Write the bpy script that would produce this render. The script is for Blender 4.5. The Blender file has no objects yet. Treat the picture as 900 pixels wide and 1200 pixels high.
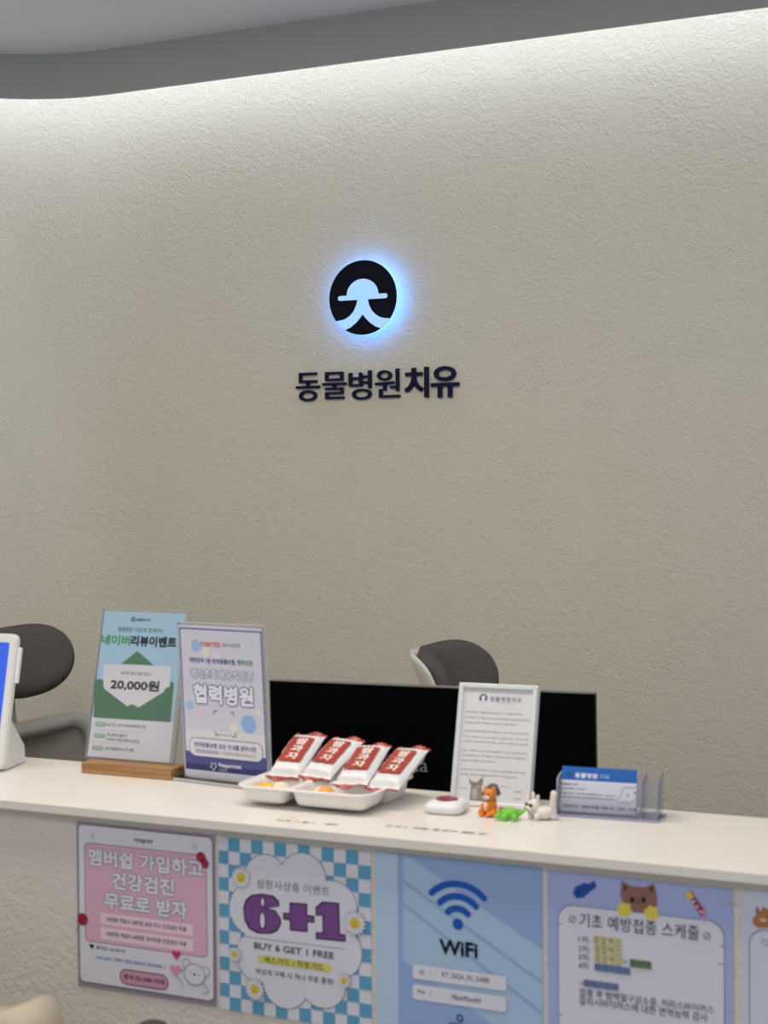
import bpy, bmesh, math, random
from mathutils import Vector, Matrix
R_ = math.radians
C = bpy.context.scene.collection
SC = bpy.context.scene
random.seed(7)

# ---------------------------------------------------------------- camera
F_PX = 1800.0
YAW = math.atan(F_PX / 3970.0); PITCH = math.atan(38 / 1800.0); ROLL = 0.008
CAM = Vector((0, 0, 1.5))
FW = Vector((-math.sin(YAW) * math.cos(PITCH), math.cos(YAW) * math.cos(PITCH), -math.sin(PITCH)))
r0 = Vector((math.cos(YAW), math.sin(YAW), 0)); u0 = r0.cross(FW)
RT = r0 * math.cos(ROLL) - u0 * math.sin(ROLL)
UP = r0 * math.sin(ROLL) + u0 * math.cos(ROLL)
cd = bpy.data.cameras.new('camera'); cam = bpy.data.objects.new('camera', cd); C.objects.link(cam)
cd.sensor_fit = 'VERTICAL'; cd.sensor_height = 36; cd.sensor_width = 27
cd.lens = F_PX / 1200 * 36
cd.clip_start = 0.02
m3 = Matrix((RT, UP, -FW)).transposed()
cam.matrix_world = Matrix.Translation(CAM) @ m3.to_4x4()
cd.dof.use_dof = True; cd.dof.focus_distance = 3.45; cd.dof.aperture_fstop = 8.0
SC.camera = cam

# ---------------------------------------------------------------- world, lights, exposure
SC.view_settings.view_transform = 'Standard'; SC.view_settings.look = 'None'
SC.view_settings.exposure = 0.0; SC.view_settings.gamma = 1.0
SC.view_settings.use_curve_mapping = False
SC.cycles.use_denoising = True
SC.cycles.sample_clamp_indirect = 6.0
w = bpy.data.worlds.new('world'); SC.world = w; w.use_nodes = True
w.node_tree.nodes['Background'].inputs[0].default_value = (0.86, 0.91, 1.0, 1)
w.node_tree.nodes['Background'].inputs[1].default_value = 0.45

def area(name, loc, size, power, col, rot=(0, 0, 0), spread=180):
    l = bpy.data.lights.new(name, 'AREA'); l.shape = 'RECTANGLE'
    l.size, l.size_y = size; l.energy = power; l.color = col; l.spread = R_(spread)
    o = bpy.data.objects.new(name, l); C.objects.link(o); o.location = loc; o.rotation_euler = rot
    return o
area('ceiling_lamp_counter', (-1.05, 1.42, 2.50), (1.9, 0.35), 20, (1.0, 0.93, 0.84))
area('ceiling_lamp_lobby', (-0.6, 0.0, 2.50), (2.2, 0.8), 16, (1.0, 0.95, 0.88))
LED_STRENGTH = 17.4
HALO_STRENGTH = 6.5
LED_COLOR = (0.91, 0.955, 1.06)

# ---------------------------------------------------------------- pixel rays on real planes
def ray(px, py): return RT * ((px - 450) / F_PX) - UP * ((py - 600) / F_PX) + FW
def on_y(px, py, Y): d = ray(px, py); return CAM + d * (Y / d.y)
def on_x(px, py, X): d = ray(px, py); return CAM + d * (X / d.x)
def on_z(px, py, Z): d = ray(px, py); return CAM + d * ((Z - 1.5) / d.z)

# ---------------------------------------------------------------- materials
_m = {}
def lin(c):
    c = c / 255.0
    return c / 12.92 if c <= 0.04045 else ((c + 0.055) / 1.055) ** 2.4
def mat(name, rgb, rough=0.55, metal=0.0, spec=0.5, noise=0.0, nscale=40, bump=0.0, bscale=60, bdist=0.002, emit=0, trans=0, alpha=1, coat=0, ior=1.45, detail=3, emit_rgb=None):
    if name in _m: return _m[name]
    m = bpy.data.materials.new(name); m.use_nodes = True; nt = m.node_tree; N = nt.nodes; L = nt.links
    p = N['Principled BSDF']; col = (lin(rgb[0]), lin(rgb[1]), lin(rgb[2]), 1)
    p.inputs['Base Color'].default_value = col; p.inputs['Roughness'].default_value = rough
    p.inputs['Metallic'].default_value = metal; p.inputs['Specular IOR Level'].default_value = spec
    p.inputs['IOR'].default_value = ior
    p.inputs['Transmission Weight'].default_value = trans; p.inputs['Alpha'].default_value = alpha
    p.inputs['Coat Weight'].default_value = coat
    if emit:
        e = emit_rgb or rgb
        p.inputs['Emission Color'].default_value = (lin(e[0]), lin(e[1]), lin(e[2]), 1); p.inputs['Emission Strength'].default_value = emit
    if noise or bump:
        tc = N.new('ShaderNodeTexCoord')
    if noise:
        n = N.new('ShaderNodeTexNoise'); n.inputs['Scale'].default_value = nscale; n.inputs['Detail'].default_value = 3
        L.new(tc.outputs['Object'], n.inputs['Vector'])
        mx = N.new('ShaderNodeMix'); mx.data_type = 'RGBA'
        mx.inputs[6].default_value = tuple(max(0, c * (1 - noise)) for c in col[:3]) + (1,)
        mx.inputs[7].default_value = tuple(min(1, c * (1 + noise)) for c in col[:3]) + (1,)
        L.new(n.outputs['Fac'], mx.inputs[0]); L.new(mx.outputs[2], p.inputs['Base Color'])
    if bump:
        n2 = N.new('ShaderNodeTexNoise'); n2.inputs['Scale'].default_value = bscale; n2.inputs['Detail'].default_value = detail
        n2.inputs['Distortion'].default_value = 0.6
        L.new(tc.outputs['Object'], n2.inputs['Vector'])
        b = N.new('ShaderNodeBump'); b.inputs['Strength'].default_value = bump; b.inputs['Distance'].default_value = bdist
        L.new(n2.outputs['Fac'], b.inputs['Height']); L.new(b.outputs['Normal'], p.inputs['Normal'])
    _m[name] = m
    return m
def ink(r, g, b): return mat('ink_%d_%d_%d' % (r, g, b), (r, g, b), 0.6, spec=0.3, noise=0.015, nscale=300)
def clear(name, rgb, a=0.2, rough=0.08, gloss=0.12):
    """clear acrylic / film: mostly see-through, tinted, with a real glossy reflection"""
    if name in _m: return _m[name]
    m = bpy.data.materials.new(name); m.use_nodes = True; nt = m.node_tree; N = nt.nodes; L = nt.links
    N.remove(N['Principled BSDF']); out = N['Material Output']
    t = N.new('ShaderNodeBsdfTransparent'); t.inputs[0].default_value = (0.96, 0.97, 0.99, 1)
    d = N.new('ShaderNodeBsdfDiffuse'); d.inputs[0].default_value = (lin(rgb[0]), lin(rgb[1]), lin(rgb[2]), 1)
    g = N.new('ShaderNodeBsdfGlossy'); g.inputs['Roughness'].default_value = rough
    fr = N.new('ShaderNodeFresnel'); fr.inputs['IOR'].default_value = 1.35
    m1 = N.new('ShaderNodeMixShader'); m1.inputs[0].default_value = a
    m2 = N.new('ShaderNodeMixShader')
    L.new(t.outputs[0], m1.inputs[1]); L.new(d.outputs[0], m1.inputs[2])
    L.new(fr.outputs[0], m2.inputs[0]); L.new(m1.outputs[0], m2.inputs[1]); L.new(g.outputs[0], m2.inputs[2])
    L.new(m2.outputs[0], out.inputs[0])
    _m[name] = m
    return m

def wall_mat(name, rgb, scale=62, dist=0.0035, strength=0.55):
    if name in _m: return _m[name]
    m = mat(name, rgb, 0.75, spec=0.25)
    nt = m.node_tree; N = nt.nodes; L = nt.links; p = N['Principled BSDF']
    tc = N.new('ShaderNodeTexCoord')
    n = N.new('ShaderNodeTexNoise'); n.inputs['Scale'].default_value = scale; n.inputs['Detail'].default_value = 4; n.inputs['Roughness'].default_value = 0.55; n.inputs['Distortion'].default_value = 0.9
    v = N.new('ShaderNodeTexNoise'); v.inputs['Scale'].default_value = scale * 0.12; v.inputs['Detail'].default_value = 2
    L.new(tc.outputs['Object'], n.inputs['Vector']); L.new(tc.outputs['Object'], v.inputs['Vector'])
    rp = N.new('ShaderNodeValToRGB'); rp.color_ramp.elements[0].position = 0.36; rp.color_ramp.elements[1].position = 0.62
    L.new(n.outputs['Fac'], rp.inputs[0])
    mul = N.new('ShaderNodeMath'); mul.operation = 'MULTIPLY'
    mr = N.new('ShaderNodeMapRange'); mr.inputs[1].default_value = 0.3; mr.inputs[2].default_value = 0.7; mr.inputs[3].default_value = 0.45; mr.inputs[4].default_value = 1.0
    L.new(v.outputs['Fac'], mr.inputs[0]); L.new(rp.outputs[0], mul.inputs[0]); L.new(mr.outputs[0], mul.inputs[1])
    b = N.new('ShaderNodeBump'); b.inputs['Strength'].default_value = strength; b.inputs['Distance'].default_value = dist
    L.new(mul.outputs[0], b.inputs['Height']); L.new(b.outputs[0], p.inputs['Normal'])
    return m

WALL = wall_mat('stipple_paint', (222, 217, 202), 88, .003, .46)
CEIL = mat('ceiling_paint', (236, 240, 252), 0.8, spec=0.2, noise=0.02, nscale=3)
FASCIA = mat('fascia_paint', (184, 188, 187), 0.8, spec=0.2, noise=0.02, nscale=4)
PANEL = wall_mat('counter_front_paint', (224, 218, 210), scale=85, dist=0.0025, strength=0.4)
STONE = mat('ledge_stone', (236, 230, 222), 0.28, spec=0.5, noise=0.025, nscale=25)
FLOORM = mat('floor_tile', (150, 146, 140), 0.4, noise=0.06, nscale=6)
WHITEP = mat('white_plastic', (232, 232, 234), 0.35, noise=0.01)
GREYP = mat('grey_plastic', (166, 163, 158), 0.5, noise=0.02)
LGREYP = mat('light_grey_plastic', (226, 225, 219), 0.45, noise=0.02)
BLACKP = mat('black_plastic', (16, 16, 18), 0.4, noise=0.05)
CHROME = mat('chrome', (200, 200, 205), 0.2, metal=1.0, noise=0.02)
FABRIC = mat('grey_fabric', (95, 91, 89), 0.95, spec=0.1, noise=0.35, nscale=320, bump=0.3, bscale=400, bdist=0.001)
NAVY = mat('navy_acrylic', (5, 8, 30), 0.5, spec=0.15, noise=0.05)
WOODM = mat('oak', (186, 142, 92), 0.5, noise=0.0)
def wood():
    nt = WOODM.node_tree; N = nt.nodes; L = nt.links; p = N['Principled BSDF']
    tc = N.new('ShaderNodeTexCoord'); mp = N.new('ShaderNodeMapping'); mp.inputs['Scale'].default_value = (6, 90, 160)
    n = N.new('ShaderNodeTexNoise'); n.inputs['Scale'].default_value = 1.5; n.inputs['Detail'].default_value = 5
    r = N.new('ShaderNodeValToRGB')
    r.color_ramp.elements[0].position = 0.3; r.color_ramp.elements[0].color = (lin(140), lin(99), lin(57), 1)
    r.color_ramp.elements[1].position = 0.7; r.color_ramp.elements[1].color = (lin(184), lin(142), lin(94), 1)
    L.new(tc.outputs['Object'], mp.inputs[0]); L.new(mp.outputs[0], n.inputs[0]); L.new(n.outputs[0], r.inputs[0]); L.new(r.outputs[0], p.inputs['Base Color'])
wood()

# ---------------------------------------------------------------- object helpers
def obj(name, bm, mats, parent=None, smooth=False):
    me = bpy.data.meshes.new(name)
    if isinstance(bm, bpy.types.Mesh): me = bm; me.name = name
    else: bm.normal_update(); bm.to_mesh(me); bm.free()
    for m in (mats if isinstance(mats, (list, tuple)) else [mats]): me.materials.append(m)
    o = bpy.data.objects.new(name, me); C.objects.link(o)
    if parent: o.parent = parent
    if smooth:
        for p in me.polygons: p.use_smooth = True
    return o
def tag(o, label=None, cat=None, group=None, kind=None):
    if label: o['label'] = label
    if cat: o['category'] = cat
    if group: o['group'] = group
    if kind: o['kind'] = kind
    return o
def thing(name, label, cat, loc=(0, 0, 0), rot=(0, 0, 0), group=None):
    o = bpy.data.objects.new(name, None); C.objects.link(o); o.location = loc; o.rotation_euler = rot
    o.empty_display_size = 0.05
    return tag(o, label, cat, group)
def box(bm, lo, hi, bevel=0, seg=2, mi=0, rot=None, about=None):
    r = bmesh.ops.create_cube(bm, size=1); vs = r['verts']
    lo = Vector(lo); hi = Vector(hi); c = (lo + hi) / 2; s = hi - lo
    for v in vs: v.co = Vector((v.co.x * s.x, v.co.y * s.y, v.co.z * s.z)) + c
    fs = set(f for v in vs for f in v.link_faces)
    if bevel:
        es = list(set(e for v in vs for e in v.link_edges))
        rr = bmesh.ops.bevel(bm, geom=es, offset=bevel, segments=seg, affect='EDGES', profile=0.5)
        fs = set(rr['faces']) | set(f for f in fs if f.is_valid)
        vs = list(set(v for f in fs for v in f.verts))
    for f in fs: f.material_index = mi
    if rot is not None:
        a = Vector(about) if about is not None else c
        for v in vs: v.co = rot @ (v.co - a) + a
    return vs
def tube(bm, pts, r, n=12, closed=False, cap=True, mi=0):
    pts = [Vector(p) for p in pts]; rad = r if isinstance(r, (list, tuple)) else [r] * len(pts)
    rings = []; prev = None
    for i, p in enumerate(pts):
        a = pts[i - 1] if (i > 0 or closed) else p; b = pts[(i + 1) % len(pts)] if (i < len(pts) - 1 or closed) else p
        t = (b - a).normalized()
        if prev is None:
            ref = Vector((0, 0, 1)) if abs(t.z) < 0.9 else Vector((1, 0, 0)); prev = t.cross(ref).normalized()
        nrm = (prev - t * prev.dot(t)).normalized(); prev = nrm; bn = t.cross(nrm)
        rings.append([bm.verts.new(p + (nrm * math.cos(k * 2 * math.pi / n) + bn * math.sin(k * 2 * math.pi / n)) * rad[i]) for k in range(n)])
    m = len(rings)
    for i in range(m if closed else m - 1):
        A, B = rings[i], rings[(i + 1) % m]
        for k in range(n):
            f = bm.faces.new((A[k], A[(k + 1) % n], B[(k + 1) % n], B[k])); f.material_index = mi; f.smooth = True
    if cap and not closed:
        bm.faces.new(rings[0][::-1]).material_index = mi; bm.faces.new(rings[-1]).material_index = mi
def lathe(bm, prof, n=32, at=(0, 0, 0), mi=0):
    at = Vector(at); rings = []
    for r, z in prof:
        rings.append([bm.verts.new(at + Vector((r * math.cos(k * 2 * math.pi / n), r * math.sin(k * 2 * math.pi / n), z))) for k in range(n)] if r > 1e-6 else [bm.verts.new(at + Vector((0, 0, z)))])
    for A, B in zip(rings, rings[1:]):
        for k in range(n):
            k2 = (k + 1) % n
            if len(A) == 1 and len(B) == 1: continue
            if len(A) == 1: f = bm.faces.new((A[0], B[k2], B[k]))
            elif len(B) == 1: f = bm.faces.new((A[k], A[k2], B[0]))
            else: f = bm.faces.new((A[k], A[k2], B[k2], B[k]))
            f.material_index = mi; f.smooth = True
def ell(bm, c, r, rot=None, u=20, v=12, mi=0):
    M = Matrix.Translation(Vector(c)) @ (rot.to_4x4() if rot is not None else Matrix()) @ Matrix.Diagonal((r[0], r[1], r[2], 1))
    rr = bmesh.ops.create_uvsphere(bm, u_segments=u, v_segments=v, radius=1, matrix=M)
    for f in set(f for x in rr['verts'] for f in x.link_faces): f.smooth = True; f.material_index = mi
def extrude_poly(bm, pts, vec, mi=0):
    vec = Vector(vec); a = [bm.verts.new(Vector(p)) for p in pts]; b = [bm.verts.new(Vector(p) + vec) for p in pts]
    bm.faces.new(a[::-1]).material_index = mi; bm.faces.new(b).material_index = mi
    n = len(a)
    for i in range(n): bm.faces.new((a[i], a[(i + 1) % n], b[(i + 1) % n], b[i])).material_index = mi
def rrect(x0, y0, x1, y1, r, n=6):
    r = min(r, (x1 - x0) / 2, (y1 - y0) / 2); out = []
    for cx, cy, a0 in ((x1 - r, y1 - r, 0), (x0 + r, y1 - r, 90), (x0 + r, y0 + r, 180), (x1 - r, y0 + r, 270)):
        for k in range(n + 1):
            a = R_(a0 + 90 * k / n); out.append((cx + r * math.cos(a), cy + r * math.sin(a)))
    return out
def remeshed(bm, voxel, smooth_iter=4):
    me = bpy.data.meshes.new('tmp'); bm.to_mesh(me); bm.free()
    o = bpy.data.objects.new('tmp', me); C.objects.link(o)
    md = o.modifiers.new('r', 'REMESH'); md.mode = 'VOXEL'; md.voxel_size = voxel
    s = o.modifiers.new('s', 'SMOOTH'); s.iterations = smooth_iter; s.factor = 0.5
    bpy.context.view_layer.update(); dg = bpy.context.evaluated_depsgraph_get()
    res = bpy.data.meshes.new_from_object(o.evaluated_get(dg)); bpy.data.objects.remove(o); bpy.data.meshes.remove(me)
    for p in res.polygons: p.use_smooth = True
    return res
_t = {}
def glyphs(s, bold=0.0, depth=0.0):
    """text as polygons normalised to its own bounding box (-.5 .. .5); returns verts, faces, aspect"""
    k = (s, bold, depth)
    if k in _t: return _t[k]
    c = bpy.data.curves.new('t', 'FONT'); c.body = s; c.size = 1; c.resolution_u = 3; c.offset = bold; c.extrude = depth
    o = bpy.data.objects.new('t', c); C.objects.link(o); bpy.context.view_layer.update()
    me = bpy.data.meshes.new_from_object(o.evaluated_get(bpy.context.evaluated_depsgraph_get()))
    vs = [v.co.copy() for v in me.vertices]; fs = [tuple(p.vertices) for p in me.polygons]
    bpy.data.objects.remove(o); bpy.data.curves.remove(c); bpy.data.meshes.remove(me)
    x0 = min(v.x for v in vs); x1 = max(v.x for v in vs); y0 = min(v.y for v in vs); y1 = max(v.y for v in vs)
    vs = [Vector(((v.x - x0) / (x1 - x0) - 0.5, (v.y - y0) / (y1 - y0) - 0.5, (v.z / depth) if depth else 0)) for v in vs]
    _t[k] = (vs, fs, (x1 - x0) / (y1 - y0)); return _t[k]

class Sheet:
    """printed layers on a real plane (O origin, U right, V up, N towards the reader), drawn in plane metres"""
    LAY = 0.00002; z0 = 0.0005
    def __init__(s, O, U, V, root=None):
        s.O = Vector(O); s.U = Vector(U).normalized(); s.V = Vector(V).normalized(); s.N = s.U.cross(s.V); s.view(0, 0, 1); s.parts = {}; s.order = []; s.root = root; s.cur = None; s.n = 3
    def view(s, ox, oy, sc): s.ox, s.oy, s.sc = ox, oy, sc
    def uv(s, x, y):
        d = ray(s.ox + x / s.sc, s.oy + y / s.sc); t = (s.O - CAM).dot(s.N) / d.dot(s.N); p = CAM + d * t - s.O
        return p.dot(s.U), p.dot(s.V)
    def mm(s, x, y):
        a = s.uv(x, y - 5); b = s.uv(x, y + 5); return abs(a[1] - b[1]) / 10
    def part(s, name, parent=None, label=None):
        key = (name, len(s.order)); s.parts[key] = (bmesh.new(), [], parent, label); s.order.append(key); s.cur = key
        return key
    def mi(s, m):
        ms = s.parts[s.cur][1]
        if m not in ms: ms.append(m)
        return ms.index(m)
    def z(s):
        s.n += 1; return s.z0 + s.n * s.LAY
    def puv(s, pts, m, z=None):
        z = s.z() if z is None else z
        bm = s.parts[s.cur][0]; f = bm.faces.new([bm.verts.new((p[0], p[1], z)) for p in pts]); f.material_index = s.mi(m)
    def poly(s, pts, m): s.puv([s.uv(*p) for p in pts], m)
    def rect(s, x0, y0, x1, y1, m, r=0, line=0, lm=None):
        a = s.uv(x0, y0); b = s.uv(x1, y1); rr = r * s.mm(x0, y0)
        if line:
            l = line * s.mm(x0, y0); s.puv(rrect(a[0] - l, b[1] - l, b[0] + l, a[1] + l, rr + l) if r else [(a[0] - l, b[1] - l), (b[0] + l, b[1] - l), (b[0] + l, a[1] + l), (a[0] - l, a[1] + l)], lm)
        s.puv(rrect(a[0], b[1], b[0], a[1], rr) if r else [(a[0], b[1]), (b[0], b[1]), (b[0], a[1]), (a[0], a[1])], m)
    def disc(s, x, y, r, m, ry=None, line=0, lm=None, n=28):
        c = s.uv(x, y); k = s.mm(x, y); r *= k; ry = (ry * k) if ry else r; line *= k
        if line: s.puv([(c[0] + (r + line) * math.cos(a * 2 * math.pi / n), c[1] + (ry + line) * math.sin(a * 2 * math.pi / n)) for a in range(n)], lm)
        s.puv([(c[0] + r * math.cos(a * 2 * math.pi / n), c[1] + ry * math.sin(a * 2 * math.pi / n)) for a in range(n)], m)
    def strokeuv(s, pts, w, m, closed=False):
        z = s.z(); bm = s.parts[s.cur][0]; mi = s.mi(m); n = len(pts); L = []
        for i, p in enumerate(pts):
            a = Vector(pts[i - 1] if (i or closed) else p); b = Vector(pts[(i + 1) % n] if (i < n - 1 or closed) else p)
            t = (b - a).normalized(); nn = Vector((-t.y, t.x)) * w / 2; p = Vector(p)
            L.append((bm.verts.new((p.x + nn.x, p.y + nn.y, z)), bm.verts.new((p.x - nn.x, p.y - nn.y, z))))
        for i in range(n if closed else n - 1):
            A, B = L[i], L[(i + 1) % n]; bm.faces.new((A[0], A[1], B[1], B[0])).material_index = mi
    def stroke(s, pts, w, m, closed=False): s.strokeuv([s.uv(*p) for p in pts], w * s.mm(*pts[0]), m, closed)
    def arc(s, x, y, r, a0, a1, w, m, n=20, ry=None):
        c = s.uv(x, y); k = s.mm(x, y); ry = (ry or r) * k; r *= k; full = abs(a1 - a0) >= 360
        s.strokeuv([(c[0] + r * math.cos(R_(a0 + (a1 - a0) * i / n)), c[1] + ry * math.sin(R_(a0 + (a1 - a0) * i / n))) for i in range(n if full else n + 1)], w * k, m, full)
        if not full and w > 8:
            for a in (a0, a1):
                e = (c[0] + r * math.cos(R_(a)), c[1] + ry * math.sin(R_(a))); s.puv([(e[0] + w * k / 2 * math.cos(q * math.pi / 8), e[1] + w * k / 2 * math.sin(q * math.pi / 8)) for q in range(16)], m)
    def text(s, t, x0, y0, x1, y1, h, m, bold=0.0, line=0.0, lm=None, shear=0.0):
        """t runs from its left middle (x0,y0) to its right middle (x1,y1), glyph height h"""
        a = Vector(s.uv(x0, y0)); b = Vector(s.uv(x1, y1)); c = (a + b) / 2; W = b.x - a.x
        H = h * s.mm((x0 + x1) / 2, (y0 + y1) / 2)
        W -= 2 * bold * H; k = bold * H; H -= 2 * k
        if line: s._tx(t, c, W, H, lm, k + line * H, shear)
        s._tx(t, c, W, H, m, k, shear)
    def _tx(s, t, c, W, H, m, k, shear):
        vs, fs, asp = glyphs(t); z = s.z(); bm = s.parts[s.cur][0]; mi = s.mi(m)
        n = 0 if k < 1e-6 else 8
        for dx, dy in [(0, 0)] + [(k * math.cos(q * math.pi / 4), k * math.sin(q * math.pi / 4)) for q in range(n)]:
            z += 1.5e-6
            bv = [bm.verts.new((c.x + dx + v.x * W + shear * v.y * H, c.y + dy + v.y * H, z)) for v in vs]
            for f in fs:
                try: bm.faces.new([bv[i] for i in f]).material_index = mi
                except ValueError: pass
    def heart(s, x, y, r, m):
        c = s.uv(x, y); k = s.mm(x, y) * r / 16
        s.puv([(c[0] + k * 16 * math.sin(a) ** 3, c[1] + k * (13 * math.cos(a) - 5 * math.cos(2 * a) - 2 * math.cos(3 * a) - math.cos(4 * a))) for a in [i * 2 * math.pi / 28 for i in range(28)]], m)
    def build(s, root):
        s.root = root; made = {}
        for key in s.order:
            bm, ms, parent, label = s.parts[key]
            if not bm.faces: bm.free(); continue
            o = obj(key[0], bm, ms, made.get(parent) or root); made[key] = o
            if label: o['label'] = label
        return made
    def matrix(s):
        return Matrix.Translation(s.O) @ Matrix((s.U, s.V, s.N)).transposed().to_4x4()
def sheet_thing(sh, name, label, cat, group=None):
    t = thing(name, label, cat, group=group); t.matrix_world = sh.matrix(); return t

# ================================================================ SETTING
WY = 3.2            # back wall plane
FY = 3.05           # cove fascia plane
ZC_ = 2.519         # ceiling
ZF = 2.4155         # fascia lower edge
AX, AYC = -2.10, 2.65
def path(r, x_end, y_end, n=16):
    """plan curve: along the back to the left, round the corner, then towards the room"""
    p = [(x_end, AYC + r), (AX, AYC + r)]
    for k in range(1, n + 1):
        a = R_(90 + 90 * k / n); p.append((AX + r * math.cos(a), AYC + r * math.sin(a)))
    p.append((AX - r, y_end)); return p
bm = bmesh.new()
pp = path(0.55, 1.6, 0)[:-1]
for (a, b) in zip(pp, pp[1:]):
    f = bm.faces.new([bm.verts.new((a[0], a[1], 0)), bm.verts.new((a[0], a[1], 2.68)), bm.verts.new((b[0], b[1], 2.68)), bm.verts.new((b[0], b[1], 0))]); f.smooth = True
bmesh.ops.remove_doubles(bm, verts=bm.verts, dist=1e-5)
tag(obj('wall_back', bm, WALL), kind='structure')
bm = bmesh.new(); box(bm, (AX - 0.65, -0.6, 0), (AX - 0.55, AYC, 2.68)); tag(obj('wall_left', bm, WALL), kind='structure')
bm = bmesh.new(); box(bm, (-2.8, -1.2, -0.05), (1.6, 3.3, 0)); tag(obj('floor', bm, FLOORM), kind='structure')
# ceiling: room part ends at the fascia, a higher strip closes the light slot
bm = bmesh.new()
q = path(0.40, 1.6, -1.2)
extrude_poly(bm, [(x, y, ZC_) for x, y in q] + [(1.6, -1.2, ZC_)], (0, 0, 0.05))
tag(obj('ceiling', bm, CEIL), kind='structure')
bm = bmesh.new(); box(bm, (-2.8, -1.2, 2.66), (1.6, 3.3, 2.70)); tag(obj('ceiling', bm, CEIL), kind='structure')
bm = bmesh.new()
o_, i_ = path(0.412, 1.6, -1.2), path(0.40, 1.6, -1.2)
for k in range(len(o_) - 1):
    v = []
    for (P, z) in ((i_, ZF), (o_, ZF), (o_, ZC_ + 0.06), (i_, ZC_ + 0.06)):
        v.append((bm.verts.new((P[k][0], P[k][1], z)), bm.verts.new((P[k + 1][0], P[k + 1][1], z))))
    for j in range(4):
        a, b = v[j], v[(j + 1) % 4]; f = bm.faces.new((a[0], a[1], b[1], b[0])); f.smooth = False
bmesh.ops.remove_doubles(bm, verts=bm.verts, dist=1e-5); bmesh.ops.recalc_face_normals(bm, faces=bm.faces)
tag(obj('trim_1', bm, FASCIA), kind='structure')
# LED strip lying in the cove slot
bm = bmesh.new()
lo, li = path(0.455, 1.5, 0.4), path(0.435, 1.5, 0.4)
for k in range(len(lo) - 1):
    f = bm.faces.new([bm.verts.new((P[0], P[1], 2.53)) for P in (lo[k], lo[k + 1], li[k + 1], li[k])])
bmesh.ops.remove_doubles(bm, verts=bm.verts, dist=1e-5)
LED = mat('led_strip_glow', (255, 255, 255), 0.5, emit=LED_STRENGTH, noise=0)
LED.node_tree.nodes['Principled BSDF'].inputs['Emission Color'].default_value = LED_COLOR + (1,)
tag(obj('cove_light_strip', bm, LED), 'white light strip hidden behind the ceiling fascia', 'light strip')

# ================================================================ COUNTER
ZL = 1.5 - 0.4217
PY = 1.6583
bm = bmesh.new(); box(bm, (-2.45, PY, 0.0), (0.9, 1.895, ZL - 0.0125))
t = thing('reception_counter', 'stippled beige reception counter front hung with posters', 'counter', (-0.8, 1.75, 0))
o = obj('counter_body', bm, PANEL); o.parent = t; o.location = (0.8, -1.75, 0)
bm = bmesh.new(); box(bm, (-2.45, 1.643, ZL - 0.0125), (0.9, 1.9137, ZL), 0.0012, 2)
led = obj('counter_ledge', bm, STONE); tag(led, 'long white stone ledge topping the reception counter', 'countertop')
# worn printed line on the ledge
sh = Sheet((-0.9, 1.68, ZL + 0.0001), (1, 0, 0), (0, 1, 0)); sh.n = 0; sh.view(0, 0, 1); sh.part('ledge_lettering')
INKD = ink(182, 171, 161)
def worn(x0, y0, x1, y1, runs):
    for a, b in runs:
        for k in range(max(1, int((b - a) * (x1 - x0) / 2.6))):
            n_ = max(1, int((b - a) * (x1 - x0) / 2.6)); f = a + (b - a) * (k + 0.1) / n_; g = a + (b - a) * (k + 0.8) / n_
            ya = y0 + (y1 - y0) * f; hh = random.uniform(0.7, 1.3)
            A = sh.uv(x0 + (x1 - x0) * f, ya - hh); B = sh.uv(x0 + (x1 - x0) * g, ya + hh); sh.puv([(A[0], B[1]), (B[0], B[1]), (B[0], A[1]), (A[0], A[1])], INKD, 0.0001)
worn(325, 961, 397, 967, [(0, .1), (.15, .2), (.3, .36), (.42, .5), (.55, .62), (.8, .98)])
sh.part('ledge_lettering')
worn(453, 967.5, 573, 978, [(0, .05), (.1, .13), (.17, .2), (.26, .32), (.345, .4), (.46, .51), (.55, .6), (.63, .7), (.74, .85), (.9, .98)])
for k_, v_ in sh.parts.items():
    pass
mm_ = sh.build(led)
for o in mm_.values(): o.matrix_world = sh.matrix(); o['label'] = 'faint worn dark lettering'

# ================================================================ WALL SIGNS
t = thing('backlit_logo_sign', 'round navy backlit emblem glowing blue on the wall', 'sign', (0, WY, 0))
FACE_Y = WY - 0.036
a = on_y(386, 349, FACE_Y); b = on_y(464.6, 349, FACE_Y); top = on_y(425, 304.6, FACE_Y); bot = on_y(425, 392.6, FACE_Y)
LC = Vector(((a.x + b.x) / 2, FACE_Y, (top.z + bot.z) / 2)); LRX = (b.x - a.x) / 2; LRZ = (top.z - bot.z) / 2; LRR = (LRX + LRZ) / 2
t.location = (LC.x, WY, LC.z)
GLOW = mat('backlit_acrylic', (120, 150, 170), 0.4, emit=1.5, emit_rgb=(138, 186, 255))
MARKM = mat('lit_mark_acrylic', (110, 135, 150), 0.4, emit=1.0, emit_rgb=(152, 198, 236))
def disc_y(bm, r, y0, y1, mi=0, n=64):
    extrude_poly(bm, [(r * math.cos(k * 2 * math.pi / n), y0, r * math.sin(k * 2 * math.pi / n)) for k in range(n)], (0, y1 - y0, 0), mi)
bm = bmesh.new(); disc_y(bm, LRR * 1.0, -0.0345, -0.026); bmesh.ops.recalc_face_normals(bm, faces=bm.faces); obj('acrylic_body', bm, GLOW, t)
HALO = mat('blue_led_glow', (40, 60, 110), 0.5, emit=HALO_STRENGTH, emit_rgb=(84, 150, 255))
bm = bmesh.new(); disc_y(bm, LRR * 0.98, -0.0258, -0.025); bmesh.ops.recalc_face_normals(bm, faces=bm.faces); o = obj('halo_light', bm, HALO, t); o['label'] = 'blue light behind the emblem'
bm = bmesh.new(); disc_y(bm, 0.012, -0.025, -0.0002, n=20); bmesh.ops.recalc_face_normals(bm, faces=bm.faces); obj('wall_mount', bm, GREYP, t)
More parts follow.
